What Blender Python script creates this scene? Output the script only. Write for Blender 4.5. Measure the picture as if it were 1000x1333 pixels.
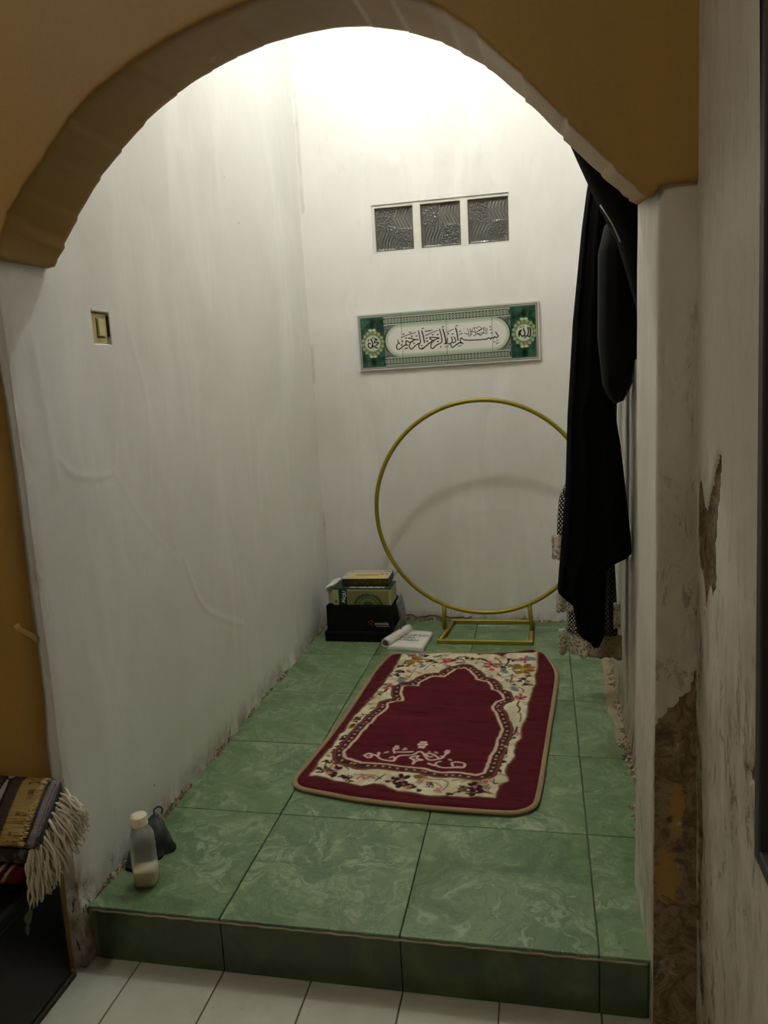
import bpy, bmesh, math, random
import numpy as np
from mathutils import Vector, Matrix

for _o in list(bpy.data.objects):
    bpy.data.objects.remove(_o, do_unlink=True)
SC = bpy.context.scene
COL = SC.collection

# ------------------------------------------------------------------ camera
CAM_POS = (1.1064, -1.4001, 1.1394)
RIGHT = Vector((0.97905, 0.19699, -0.05148))
UP = Vector((0.01601, 0.17756, 0.98398))
FWD = Vector((-0.20298, 0.96419, -0.17069))
cd = bpy.data.cameras.new('camera')
cam = bpy.data.objects.new('camera', cd)
COL.objects.link(cam)
M4 = Matrix((RIGHT, UP, -FWD)).transposed().to_4x4()
M4.translation = Vector(CAM_POS)
cam.matrix_world = M4
cd.sensor_fit = 'HORIZONTAL'
cd.sensor_width = 36.0
cd.lens = 36.0 * 1.00276
cd.clip_start = 0.02
SC.camera = cam

# ------------------------------------------------------------------ world, exposure
SC.view_settings.view_transform = 'Standard'
SC.view_settings.look = 'None'
SC.view_settings.gamma = 1.0
SC.view_settings.use_curve_mapping = False
SC.view_settings.exposure = 0.0
wd = bpy.data.worlds.new('world')
SC.world = wd
wd.use_nodes = True
wd.node_tree.nodes['Background'].inputs[0].default_value = (0.05, 0.06, 0.08, 1)
wd.node_tree.nodes['Background'].inputs[1].default_value = 0.05
BULB = (0.566, 1.009, 3.007)
BULB_EMIT = 730.0
BULB_COL = (0.96, 0.99, 1.0)
ROOM_BULB = (-0.45, -2.1, 2.70)
ROOM_EMIT = 500.0
ROOM_COL = (1.0, 0.97, 0.89)

# ------------------------------------------------------------------ maths helpers
rnd = random.Random(5)

def s2l(c):
    out = []
    for v in c[:3]:
        v = v / 255.0
        out.append(v / 12.92 if v <= 0.04045 else ((v + 0.055) / 1.055) ** 2.4)
    return tuple(out)

def vnoise(u, v, freq, seed=0, octaves=3, fu=1.0, fv=1.0):
    """value noise 0..1 on arrays"""
    u = np.asarray(u, float) * freq * fu
    v = np.asarray(v, float) * freq * fv
    tot = np.zeros(np.broadcast(u, v).shape)
    amp, s = 1.0, 0.0
    for o in range(octaves):
        rs = np.random.RandomState(seed * 17 + o)
        tab = rs.rand(64, 64)
        iu = np.floor(u).astype(int); iv = np.floor(v).astype(int)
        a = u - iu; b = v - iv
        a = a * a * (3 - 2 * a); b = b * b * (3 - 2 * b)
        t = (tab[iu % 64, iv % 64] * (1 - a) * (1 - b) + tab[(iu + 1) % 64, iv % 64] * a * (1 - b)
             + tab[iu % 64, (iv + 1) % 64] * (1 - a) * b + tab[(iu + 1) % 64, (iv + 1) % 64] * a * b)
        tot += t * amp; s += amp
        amp *= 0.5; u = u * 2.03 + 7.1; v = v * 2.03 + 3.7
    return tot / s

def inpoly(x, y, poly):
    r = np.zeros(x.shape, bool)
    n = len(poly)
    for i in range(n):
        x1, y1 = poly[i]; x2, y2 = poly[(i + 1) % n]
        if y1 == y2:
            continue
        c = ((y1 > y) != (y2 > y)) & (x < (x2 - x1) * (y - y1) / (y2 - y1) + x1)
        r ^= c
    return r

def segdist(x, y, pts, closed=False):
    d = np.full(x.shape, 1e9)
    n = len(pts)
    for i in range(n if closed else n - 1):
        x1, y1 = pts[i]; x2, y2 = pts[(i + 1) % n]
        dx, dy = x2 - x1, y2 - y1
        L = dx * dx + dy * dy + 1e-12
        t = np.clip(((x - x1) * dx + (y - y1) * dy) / L, 0, 1)
        d = np.minimum(d, np.hypot(x - x1 - t * dx, y - y1 - t * dy))
    return d

def smooth(a, b, t):
    t = np.clip((t - a) / (b - a), 0, 1)
    return t * t * (3 - 2 * t)

class Painter:
    """colour field over sample points (x, y)"""
    def __init__(self, x, y, base):
        self.x, self.y = x, y
        self.c = np.ones(x.shape + (3,)) * np.array(s2l(base))
    def mix(self, a, col):
        col = np.array(s2l(col))
        self.c = self.c * (1 - a[..., None]) + col * a[..., None]
    def field(self, d, col, aa):           # d negative inside
        self.mix(np.clip(0.5 - d / aa, 0, 1), col)
    def stroke(self, pts, w, col, aa):
        xs = [p[0] for p in pts]; ys = [p[1] for p in pts]
        m = ((self.x > min(xs) - w - aa) & (self.x < max(xs) + w + aa) &
             (self.y > min(ys) - w - aa) & (self.y < max(ys) + w + aa))
        if not m.any():
            return
        d = segdist(self.x[m], self.y[m], pts)
        a = np.clip(0.5 - (d - w / 2) / aa, 0, 1)[..., None]
        self.c[m] = self.c[m] * (1 - a) + np.array(s2l(col)) * a
    def disc(self, cx, cy, rx, ry, col, aa, ang=0.0):
        ca, sa = math.cos(ang), math.sin(ang)
        X = (self.x - cx) * ca + (self.y - cy) * sa
        Y = -(self.x - cx) * sa + (self.y - cy) * ca
        d = (np.sqrt((X / rx) ** 2 + (Y / ry) ** 2) - 1) * min(rx, ry)
        self.field(d, col, aa)

def curve_pts(pts, n=5):
    """smooth polyline (Catmull-Rom)"""
    if len(pts) < 3:
        return pts
    out = []
    P = [pts[0]] + list(pts) + [pts[-1]]
    for i in range(1, len(P) - 2):
        p0, p1, p2, p3 = [np.array(q, float) for q in P[i - 1:i + 3]]
        for k in range(n):
            t = k / n
            out.append(tuple(0.5 * (2 * p1 + (p2 - p0) * t + (2 * p0 - 5 * p1 + 4 * p2 - p3) * t * t
                                    + (3 * p1 - p0 - 3 * p2 + p3) * t ** 3)))
    out.append(tuple(P[-2]))
    return out

# ------------------------------------------------------------------ object helpers
def link(name, me, mat=None, parent=None, smooth_=False):
    o = bpy.data.objects.new(name, me)
    COL.objects.link(o)
    if mat is not None and len(me.materials) == 0:
        me.materials.append(mat)
    if parent is not None:
        o.parent = parent
    if smooth_:
        me.polygons.foreach_set('use_smooth', [True] * len(me.polygons))
    return o

def tag(o, label=None, cat=None, group=None, kind=None):
    if label: o['label'] = label
    if cat: o['category'] = cat
    if group: o['group'] = group
    if kind: o['kind'] = kind
    return o

def thing(name, label, cat, loc=(0, 0, 0), rz=0.0, group=None):
    o = bpy.data.objects.new(name, None)
    COL.objects.link(o)
    o.location = loc
    o.rotation_euler = (0, 0, rz)
    o.empty_display_size = 0.05
    return tag(o, label, cat, group)

def mesh(verts, faces, name='m'):
    me = bpy.data.meshes.new(name)
    me.from_pydata([tuple(map(float, v)) for v in verts], [], faces)
    me.update()
    return me

def grid_mesh(P, closed_u=False, colors=None, mask=None, attrs=None, uv=None):
    """P (nu, nv, 3) array; faces between neighbours"""
    nu, nv = P.shape[:2]
    iu = np.arange(nu if closed_u else nu - 1)
    iv = np.arange(nv - 1)
    I, J = np.meshgrid(iu, iv, indexing='ij')
    I2 = (I + 1) % nu
    F = np.stack([I * nv + J, I2 * nv + J, I2 * nv + J + 1, I * nv + J + 1], -1)
    if mask is not None:
        F = F[mask[I, J]]
    F = F.reshape(-1, 4)
    V = P.reshape(-1, 3)
    used = np.unique(F)
    remap = np.full(len(V), -1); remap[used] = np.arange(len(used))
    F = remap[F]; V = V[used]
    me = bpy.data.meshes.new('grid')
    me.vertices.add(len(V)); me.vertices.foreach_set('co', V.astype(np.float32).ravel())
    me.loops.add(F.size); me.loops.foreach_set('vertex_index', F.astype(np.int32).ravel())
    me.polygons.add(len(F))
    me.polygons.foreach_set('loop_start', np.arange(0, F.size, 4, dtype=np.int32))
    me.update(calc_edges=True)
    me.validate()
    me.polygons.foreach_set('use_smooth', np.ones(len(F), bool))
    if colors is not None:
        a = me.color_attributes.new('print', 'FLOAT_COLOR', 'POINT')
        cc = np.concatenate([colors.reshape(-1, 3)[used], np.ones((len(used), 1))], 1)
        a.data.foreach_set('color', cc.astype(np.float32).ravel())
    for k, arr in (attrs or {}).items():
        a = me.attributes.new(k, 'FLOAT', 'POINT')
        a.data.foreach_set('value', arr.reshape(-1)[used].astype(np.float32))
    if uv is not None:
        l = me.uv_layers.new(name='uv')
        u = uv.reshape(-1, 2)[used][F.ravel()]
        l.data.foreach_set('uv', u.astype(np.float32).ravel())
    return me

def box_bm(bm, x0, x1, y0, y1, z0, z1, bev=0.0, seg=2):
    r = bmesh.ops.create_cube(bm, size=1.0)
    vs = r['verts']
    for v in vs:
        v.co = Vector(((x0 + x1) / 2 + v.co.x * (x1 - x0), (y0 + y1) / 2 + v.co.y * (y1 - y0), (z0 + z1) / 2 + v.co.z * (z1 - z0)))
    if bev > 0:
        es = list({e for v in vs for e in v.link_edges})
        bmesh.ops.bevel(bm, geom=es, offset=bev, segments=seg, affect='EDGES', profile=0.5)
    return bm

def bm_obj(name, bm, mat, parent=None, sm=False):
    me = bpy.data.meshes.new(name)
    bmesh.ops.recalc_face_normals(bm, faces=bm.faces)
    bm.to_mesh(me); bm.free()
    return link(name, me, mat, parent, sm)

def box(name, b, mat, parent=None, bev=0.0, seg=2):
    bm = bmesh.new()
    box_bm(bm, *b, bev=bev, seg=seg)
    return bm_obj(name, bm, mat, parent)

def tube_bm(bm, pts, r, sides=10, closed=False, cap=True, squash=None, radii=None):
    pts = [Vector(p) for p in pts]
    n = len(pts)
    rings = []
    prev = None
    for i, p in enumerate(pts):
        if closed:
            t = pts[(i + 1) % n] - pts[i - 1]
        else:
            t = pts[min(i + 1, n - 1)] - pts[max(i - 1, 0)]
        if t.length < 1e-9: t = Vector((0, 0, 1))
        t.normalize()
        if prev is None:
            a = Vector((0, 0, 1)) if abs(t.z) < 0.9 else Vector((0, 1, 0))
            nrm = (a - t * a.dot(t)).normalized()
        else:
            nrm = (prev - t * prev.dot(t))
            nrm = nrm.normalized() if nrm.length > 1e-6 else prev
        prev = nrm
        b = t.cross(nrm)
        rr = radii[i] if radii else r
        sq = squash or (1, 1)
        ring = [bm.verts.new(p + nrm * (rr * sq[0] * math.cos(2 * math.pi * k / sides)) + b * (rr * sq[1] * math.sin(2 * math.pi * k / sides))) for k in range(sides)]
        rings.append(ring)
    for i in range(n if closed else n - 1):
        A, B = rings[i], rings[(i + 1) % n]
        for k in range(sides):
            f = bm.faces.new((A[k], A[(k + 1) % sides], B[(k + 1) % sides], B[k]))
            f.smooth = True
    if cap and not closed:
        bm.faces.new(list(reversed(rings[0]))); bm.faces.new(rings[-1])
    return bm

def tube(name, pts, r, mat, parent=None, **k):
    bm = bmesh.new()
    tube_bm(bm, pts, r, **k)
    return bm_obj(name, bm, mat, parent)

def lathe_bm(bm, prof, seg=24, center=(0, 0), close=True):
    rings = []
    for (r, z) in prof:
        rings.append([bm.verts.new((center[0] + r * math.cos(2 * math.pi * k / seg), center[1] + r * math.sin(2 * math.pi * k / seg), z)) for k in range(seg)])
    for A, B in zip(rings, rings[1:]):
        for k in range(seg):
            f = bm.faces.new((A[k], A[(k + 1) % seg], B[(k + 1) % seg], B[k])); f.smooth = True
    if close:
        bm.faces.new(list(reversed(rings[0]))); bm.faces.new(rings[-1])
    return bm

def text_mesh(s, size, extrude=0.0004, spacing=1.0, bold=0.0):
    cu = bpy.data.curves.new('txt', 'FONT')
    cu.body = s; cu.size = size; cu.extrude = extrude; cu.align_x = 'CENTER'; cu.align_y = 'CENTER'
    cu.space_character = spacing; cu.offset = bold; cu.resolution_u = 3
    o = bpy.data.objects.new('txt', cu); COL.objects.link(o)
    dg = bpy.context.evaluated_depsgraph_get(); dg.update()
    me = bpy.data.meshes.new_from_object(o.evaluated_get(dg))
    bpy.data.objects.remove(o, do_unlink=True)
    return me

# ------------------------------------------------------------------ material helpers
class NT:
    def __init__(self, name):
        self.m = bpy.data.materials.new(name); self.m.use_nodes = True
        self.t = self.m.node_tree
        self.b = self.t.nodes['Principled BSDF']
        self.out = self.t.nodes['Material Output']
        self.tc = None
    def n(self, typ, ins=None, **props):
        nd = self.t.nodes.new(typ)
        for k, v in props.items(): setattr(nd, k, v)
        for k, v in (ins or {}).items():
            self.set(nd.inputs[k], v)
        return nd
    def set(self, sock, v):
        if isinstance(v, bpy.types.NodeSocket): self.t.links.new(v, sock)
        elif isinstance(v, (tuple, list)):
            sock.default_value = tuple(v) + ((1,) if len(v) == 3 and sock.type == 'RGBA' else ())
        else: sock.default_value = v
    def coord(self, kind='Object'):
        if self.tc is None: self.tc = self.t.nodes.new('ShaderNodeTexCoord')
        return self.tc.outputs[kind]
    def mapping(self, scale=(1, 1, 1), rot=(0, 0, 0), loc=(0, 0, 0), vec=None):
        return self.n('ShaderNodeMapping', {'Vector': vec if vec is not None else self.coord(), 'Scale': scale, 'Rotation': rot, 'Location': loc}).outputs[0]
    def noise(self, scale=5, detail=4, rough=0.5, dist=0.0, vec=None):
        return self.n('ShaderNodeTexNoise', {'Vector': vec if vec is not None else self.coord(), 'Scale': scale, 'Detail': detail, 'Roughness': rough, 'Distortion': dist}).outputs['Fac']
    def ramp(self, fac, stops, interp='LINEAR'):
        r = self.n('ShaderNodeValToRGB', {'Fac': fac})
        r.color_ramp.interpolation = interp
        el = r.color_ramp.elements
        while len(el) < len(stops): el.new(0.5)
        for e, (p, c) in zip(el, stops):
            e.position = p
            e.color = tuple(c) + (1,) if len(c) == 3 else c
        return r.outputs['Color']
    def val(self, fac, a, b, c=0.0, d=1.0):
        return self.n('ShaderNodeMapRange', {'Value': fac, 'From Min': a, 'From Max': b, 'To Min': c, 'To Max': d}).outputs[0]
    def math(self, op, a, b=0.0, clamp=False):
        nd = self.n('ShaderNodeMath', {0: a, 1: b}, operation=op); nd.use_clamp = clamp
        return nd.outputs[0]
    def mix(self, fac, a, b, blend='MIX'):
        nd = self.n('ShaderNodeMix', data_type='RGBA', blend_type=blend)
        self.set(nd.inputs[0], fac); self.set(nd.inputs[6], a); self.set(nd.inputs[7], b)
        return nd.outputs[2]
    def attr(self, name):
        return self.n('ShaderNodeAttribute', attribute_name=name)
    def bump(self, h, strength=0.3, dist=0.01):
        bp = self.n('ShaderNodeBump', {'Height': h, 'Strength': strength, 'Distance': dist})
        self.t.links.new(bp.outputs[0], self.b.inputs['Normal'])
        return bp
    def base(self, v): self.set(self.b.inputs['Base Color'], v)
    def rough(self, v): self.set(self.b.inputs['Roughness'], v)
    def put(self, **k):
        for a, v in k.items(): self.set(self.b.inputs[a.replace('_', ' ')], v)

def simple(name, rgb, rough=0.6, metal=0.0, bump=0.0, bscale=200, var=0.08, spec=0.5):
    m = NT(name)
    c = s2l(rgb)
    nz = m.noise(bscale * 0.1 + 3, 3)
    m.base(m.mix(nz, tuple(v * (1 - var) for v in c), tuple(min(1, v * (1 + var)) for v in c)))
    m.rough(rough); m.put(Metallic=metal)
    m.put(Specular_IOR_Level=spec)
    if bump: m.bump(m.noise(bscale, 2), bump, 0.002)
    return m.m

def plaster(name, c1, c2, rough=0.55, brush=0.25, fleck=0.60):
    """painted plaster: vertical brush smears, patches, damp and exposed cement from attributes"""
    m = NT(name)
    big = m.noise(1.6, 5, 0.62, 0.6)
    st = m.noise(2.2, 4, 0.65, 0.4, m.mapping((2.4, 2.4, 0.55)))
    col = m.mix(m.val(big, 0.35, 0.68), s2l(c1), s2l(c2))
    col = m.mix(m.math('MULTIPLY', m.val(st, 0.52, 0.74), 0.55), col, s2l([min(255, v + 14) for v in c1]))
    fine = m.noise(26, 5, 0.7, 0.3, m.mapping((1, 1, 0.35)))
    col = m.mix(m.math('MULTIPLY', m.val(fine, 0.58, 0.8), 0.18), col, s2l([v * 0.8 for v in c2]))
    # specks
    vor = m.n('ShaderNodeTexVoronoi', {'Vector': m.coord(), 'Scale': 4.5})
    sp = m.val(vor.outputs['Distance'], 0.012, 0.02, 1, 0)
    col = m.mix(m.math('MULTIPLY', sp, 0.8), col, s2l((70, 62, 48)))
    # damp
    da = m.attr('damp').outputs['Fac']
    dn = m.noise(9, 4, 0.7, 1.2, m.mapping((1, 1, 0.5)))
    dm = m.math('MULTIPLY', da, m.val(dn, 0.34, 0.62), True)
    dcol = m.mix(m.val(m.noise(14, 5, 0.7), 0.35, 0.65), s2l((112, 90, 58)), s2l((150, 138, 108)))
    col = m.mix(dm, col, dcol)
    fl = m.noise(34, 4, 0.75, 0.8, m.mapping((1, 1, 0.3)))
    fm = m.math('MULTIPLY', da, m.val(fl, fleck, fleck + 0.05), True)
    col = m.mix(fm, col, s2l((66, 52, 36)))
    # exposed cement
    pa = m.attr('peel').outputs['Fac']
    pn = m.noise(22, 5, 0.7, 0.5)
    pm = m.val(m.math('ADD', pa, m.math('MULTIPLY', m.math('SUBTRACT', pn, 0.5), 0.7)), 0.46, 0.54)
    pcn = m.noise(16, 5, 0.75, 1.5)
    pcol = m.ramp(pcn, [(0.3, s2l((58, 46, 32))), (0.46, s2l((104, 86, 62))), (0.58, s2l((142, 124, 94))), (0.72, s2l((82, 66, 46)))])
    yl = m.attr('ochre').outputs['Fac']
    pcol = m.mix(m.val(m.math('ADD', yl, m.math('MULTIPLY', m.math('SUBTRACT', pcn, 0.5), 1.6)), 0.40, 0.6), pcol, s2l((158, 128, 66)))
    col = m.mix(pm, col, pcol)
    m.base(col); m.rough(m.val(pm, 0, 1, rough, 0.9))
    h = m.math('ADD', m.math('MULTIPLY', m.noise(11, 4, 0.6, 0.4, m.mapping((1, 1, 0.4))), 0.9), m.math('MULTIPLY', m.noise(120, 3), 0.12))
    h = m.math('ADD', h, m.math('MULTIPLY', m.math('MULTIPLY', pm, pcn), 0.9))
    h = m.math('SUBTRACT', h, m.math('MULTIPLY', fm, 0.5))
    m.bump(h, brush, 0.012)
    return m.m

MAT = {}
MAT['wall'] = plaster('white_plaster', (237, 237, 234), (226, 226, 220), brush=0.10)
MAT['wall_worn'] = plaster('worn_plaster', (212, 207, 194), (190, 183, 168), brush=0.45, fleck=0.55)

def ochre():
    m = NT('ochre_paint')
    a = m.noise(2.0, 5, 0.6, 0.3, m.mapping((1.5, 1.5, 0.7)))
    col = m.mix(m.val(a, 0.3, 0.7), s2l((172, 136, 68)), s2l((156, 121, 58)))
    w = m.noise(240, 2, 0.5, 0, m.mapping((1, 1, 0.2)))
    w2 = m.noise(240, 2, 0.5, 0, m.mapping((0.2, 0.2, 1)))
    wv = m.math('ADD', w, w2)
    col = m.mix(m.math('MULTIPLY', m.val(wv, 0.9, 1.2), 0.10), col, s2l((120, 84, 34)))
    sc = m.noise(5, 4, 0.8, 1.0)
    col = m.mix(m.math('MULTIPLY', m.val(sc, 0.7, 0.74), 0.35), col, s2l((206, 170, 104)))
    m.base(col); m.rough(0.55)
    m.bump(m.math('ADD', m.math('MULTIPLY', wv, 0.08), m.noise(8, 5, 0.6)), 0.18, 0.008)
    return m.m
MAT['ochre'] = ochre()

def marble():
    m = NT('green_marble_tile')
    oi = m.n('ShaderNodeObjectInfo')
    rn = m.n('ShaderNodeVectorMath', {0: oi.outputs['Location']}, operation='SCALE'); rn.inputs['Scale'].default_value = 3.7
    v = m.n('ShaderNodeVectorMath', {0: m.coord(), 1: rn.outputs[0]}, operation='ADD').outputs[0]
    warp = m.n('ShaderNodeTexNoise', {'Vector': v, 'Scale': 5.0, 'Detail': 3, 'Roughness': 0.55})
    wv = m.n('ShaderNodeVectorMath', {0: warp.outputs['Color'], 1: (0.5, 0.5, 0.5)}, operation='SUBTRACT').outputs[0]
    ws = m.n('ShaderNodeVectorMath', {0: wv}, operation='SCALE'); ws.inputs['Scale'].default_value = 0.30
    v2 = m.n('ShaderNodeVectorMath', {0: v, 1: ws.outputs[0]}, operation='ADD').outputs[0]
    a = m.noise(3.2, 7, 0.62, 0.8, v2)
    col = m.ramp(a, [(0.30, s2l((66, 90, 56))), (0.43, s2l((96, 122, 82))), (0.52, s2l((112, 134, 96))), (0.62, s2l((88, 114, 82))), (0.75, s2l((150, 168, 130)))])
    bnd = m.noise(3.4, 6, 0.66, 1.8, v2)
    rid = m.math('ABSOLUTE', m.math('SUBTRACT', bnd, 0.5))
    col = m.mix(m.math('MULTIPLY', m.val(rid, 0.0, 0.030, 1, 0), m.val(a, 0.4, 0.6, 0.10, 0.45)), col, s2l((182, 196, 160)))
    b2 = m.noise(6, 6, 0.72, 1.2, v2)
    r2 = m.math('ABSOLUTE', m.math('SUBTRACT', b2, 0.47))
    col = m.mix(m.math('MULTIPLY', m.val(r2, 0.0, 0.035, 1, 0), 0.45), col, s2l((62, 92, 60)))
    dirt = m.noise(7, 5, 0.7)
    col = m.mix(m.math('MULTIPLY', m.val(dirt, 0.55, 0.8), 0.35), col, s2l((120, 120, 92)))
    m.base(col)
    m.rough(m.val(m.noise(9, 4), 0.3, 0.7, 0.26, 0.48))
    m.bump(m.math('ADD', a, m.math('MULTIPLY', bnd, 0.4)), 0.12, 0.004)
    return m.m
MAT['marble'] = marble()

def riser():
    m = NT('shaded_green_tile')
    a = m.noise(7, 6, 0.65, 1.0)
    m.base(m.ramp(a, [(0.3, s2l((46, 60, 36))), (0.55, s2l((66, 84, 50))), (0.75, s2l((88, 102, 62)))]))  # dark green tile, with the step front's shade put into its colour
    m.rough(0.3); m.bump(a, 0.05, 0.004)
    return m.m
MAT['riser'] = riser()

def white_tile():
    m = NT('white_floor_tile')
    oi = m.n('ShaderNodeObjectInfo')
    rn = m.n('ShaderNodeVectorMath', {0: oi.outputs['Location']}, operation='SCALE'); rn.inputs['Scale'].default_value = 2.3
    v = m.n('ShaderNodeVectorMath', {0: m.coord(), 1: rn.outputs[0]}, operation='ADD').outputs[0]
    a = m.noise(12, 5, 0.6, 0.3, v)
    c = m.mix(m.val(a, 0.3, 0.7), s2l((196, 196, 180)), s2l((180, 180, 163)))
    d = m.noise(38, 4, 0.7, 0.2, v)
    c = m.mix(m.math('MULTIPLY', m.val(d, 0.66, 0.74), 0.4), c, s2l((120, 104, 78)))
    m.base(c); m.rough(0.35)
    m.bump(m.noise(40, 3, 0.5, 0, v), 0.05, 0.002)
    return m.m
MAT['white_tile'] = white_tile()
MAT['grout'] = simple('dark_grout', (92, 90, 74), 0.9, bump=0.3)
MAT['grout_green'] = simple('green_grout', (112, 124, 96), 0.9, bump=0.3)
MAT['edge'] = simple('tile_edge', (150, 140, 118), 0.7, bump=0.3, var=0.2)
MAT['gold'] = simple('gold_paint', (146, 132, 34), 0.35, 0.25, var=0.12)
MAT['black_cloth'] = None

def cloth(name, rgb, rough=0.9, weave=500, sheen=0.0, bump=0.15):
    m = NT(name)
    c = s2l(rgb)
    w = m.noise(weave, 2)
    m.base(m.mix(w, tuple(v * 0.7 for v in c), tuple(min(1, v * 1.25) for v in c)))
    m.rough(rough); m.put(Specular_IOR_Level=0.10, Sheen_Weight=sheen)
    m.bump(m.math('ADD', w, m.math('MULTIPLY', m.noise(14, 4), 2.0)), bump, 0.003)
    return m.m
MAT['black_cloth'] = cloth('black_cloth', (7, 8, 9), 0.95)
MAT['black_satin'] = cloth('black_satin', (9, 9, 9), 0.6, bump=0.08)
MAT['black_soft'] = cloth('black_soft_cloth', (9, 9, 9), 0.85)
MAT['grey_cloth'] = cloth('dark_grey_cloth', (78, 79, 82), 0.9)
MAT['wood'] = simple('brown_wood', (96, 68, 42), 0.6, bump=0.2)
MAT['metal'] = simple('grey_metal', (150, 150, 148), 0.35, 0.9)
MAT['black_plastic'] = simple('black_plastic', (11, 11, 12), 0.35, bump=0.1, bscale=60, spec=0.3)
MAT['black_matte'] = simple('black_matte', (9, 8, 9), 0.6, spec=0.2)
MAT['paper'] = simple('white_paper', (214, 212, 200), 0.8)
MAT['cream_plastic'] = simple('cream_plastic', (206, 196, 150), 0.4)
MAT['cap'] = simple('cream_cap', (222, 214, 178), 0.45)
MAT['ink'] = simple('black_ink', (22, 26, 24), 0.7)
MAT['ink_green'] = simple('green_ink', (52, 120, 70), 0.7)
MAT['ink_white'] = simple('white_ink', (214, 214, 206), 0.6)
MAT['ink_red'] = simple('red_ink', (140, 30, 34), 0.6)

def printed(name, rough=0.85, bump=0.0, bscale=700, spec=0.3, quilt=0.0):
    m = NT(name)
    a = m.attr('print').outputs['Color']
    w = m.noise(bscale, 2)
    m.base(m.mix(m.math('MULTIPLY', w, 0.12), a, (0, 0, 0)))
    m.rough(rough); m.put(Specular_IOR_Level=spec)
    if bump:
        h = m.math('ADD', w, m.math('MULTIPLY', m.noise(60, 3), 1.2))
        if quilt: h = m.math('ADD', h, m.math('MULTIPLY', m.noise(11, 3, 0.55, 0.6, m.mapping((0.7, 2.2, 1))), quilt))
        m.bump(h, bump, 0.003)
    return m.m
MAT['rug_print'] = printed('rug_pile', 0.95, 0.6, quilt=9.0)
MAT['board_print'] = printed('glazed_print', 0.25, 0.0)
MAT['book_print'] = printed('book_print', 0.5, 0.0)
MAT['mat_print'] = printed('woven_print', 0.9, 0.4)
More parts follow.
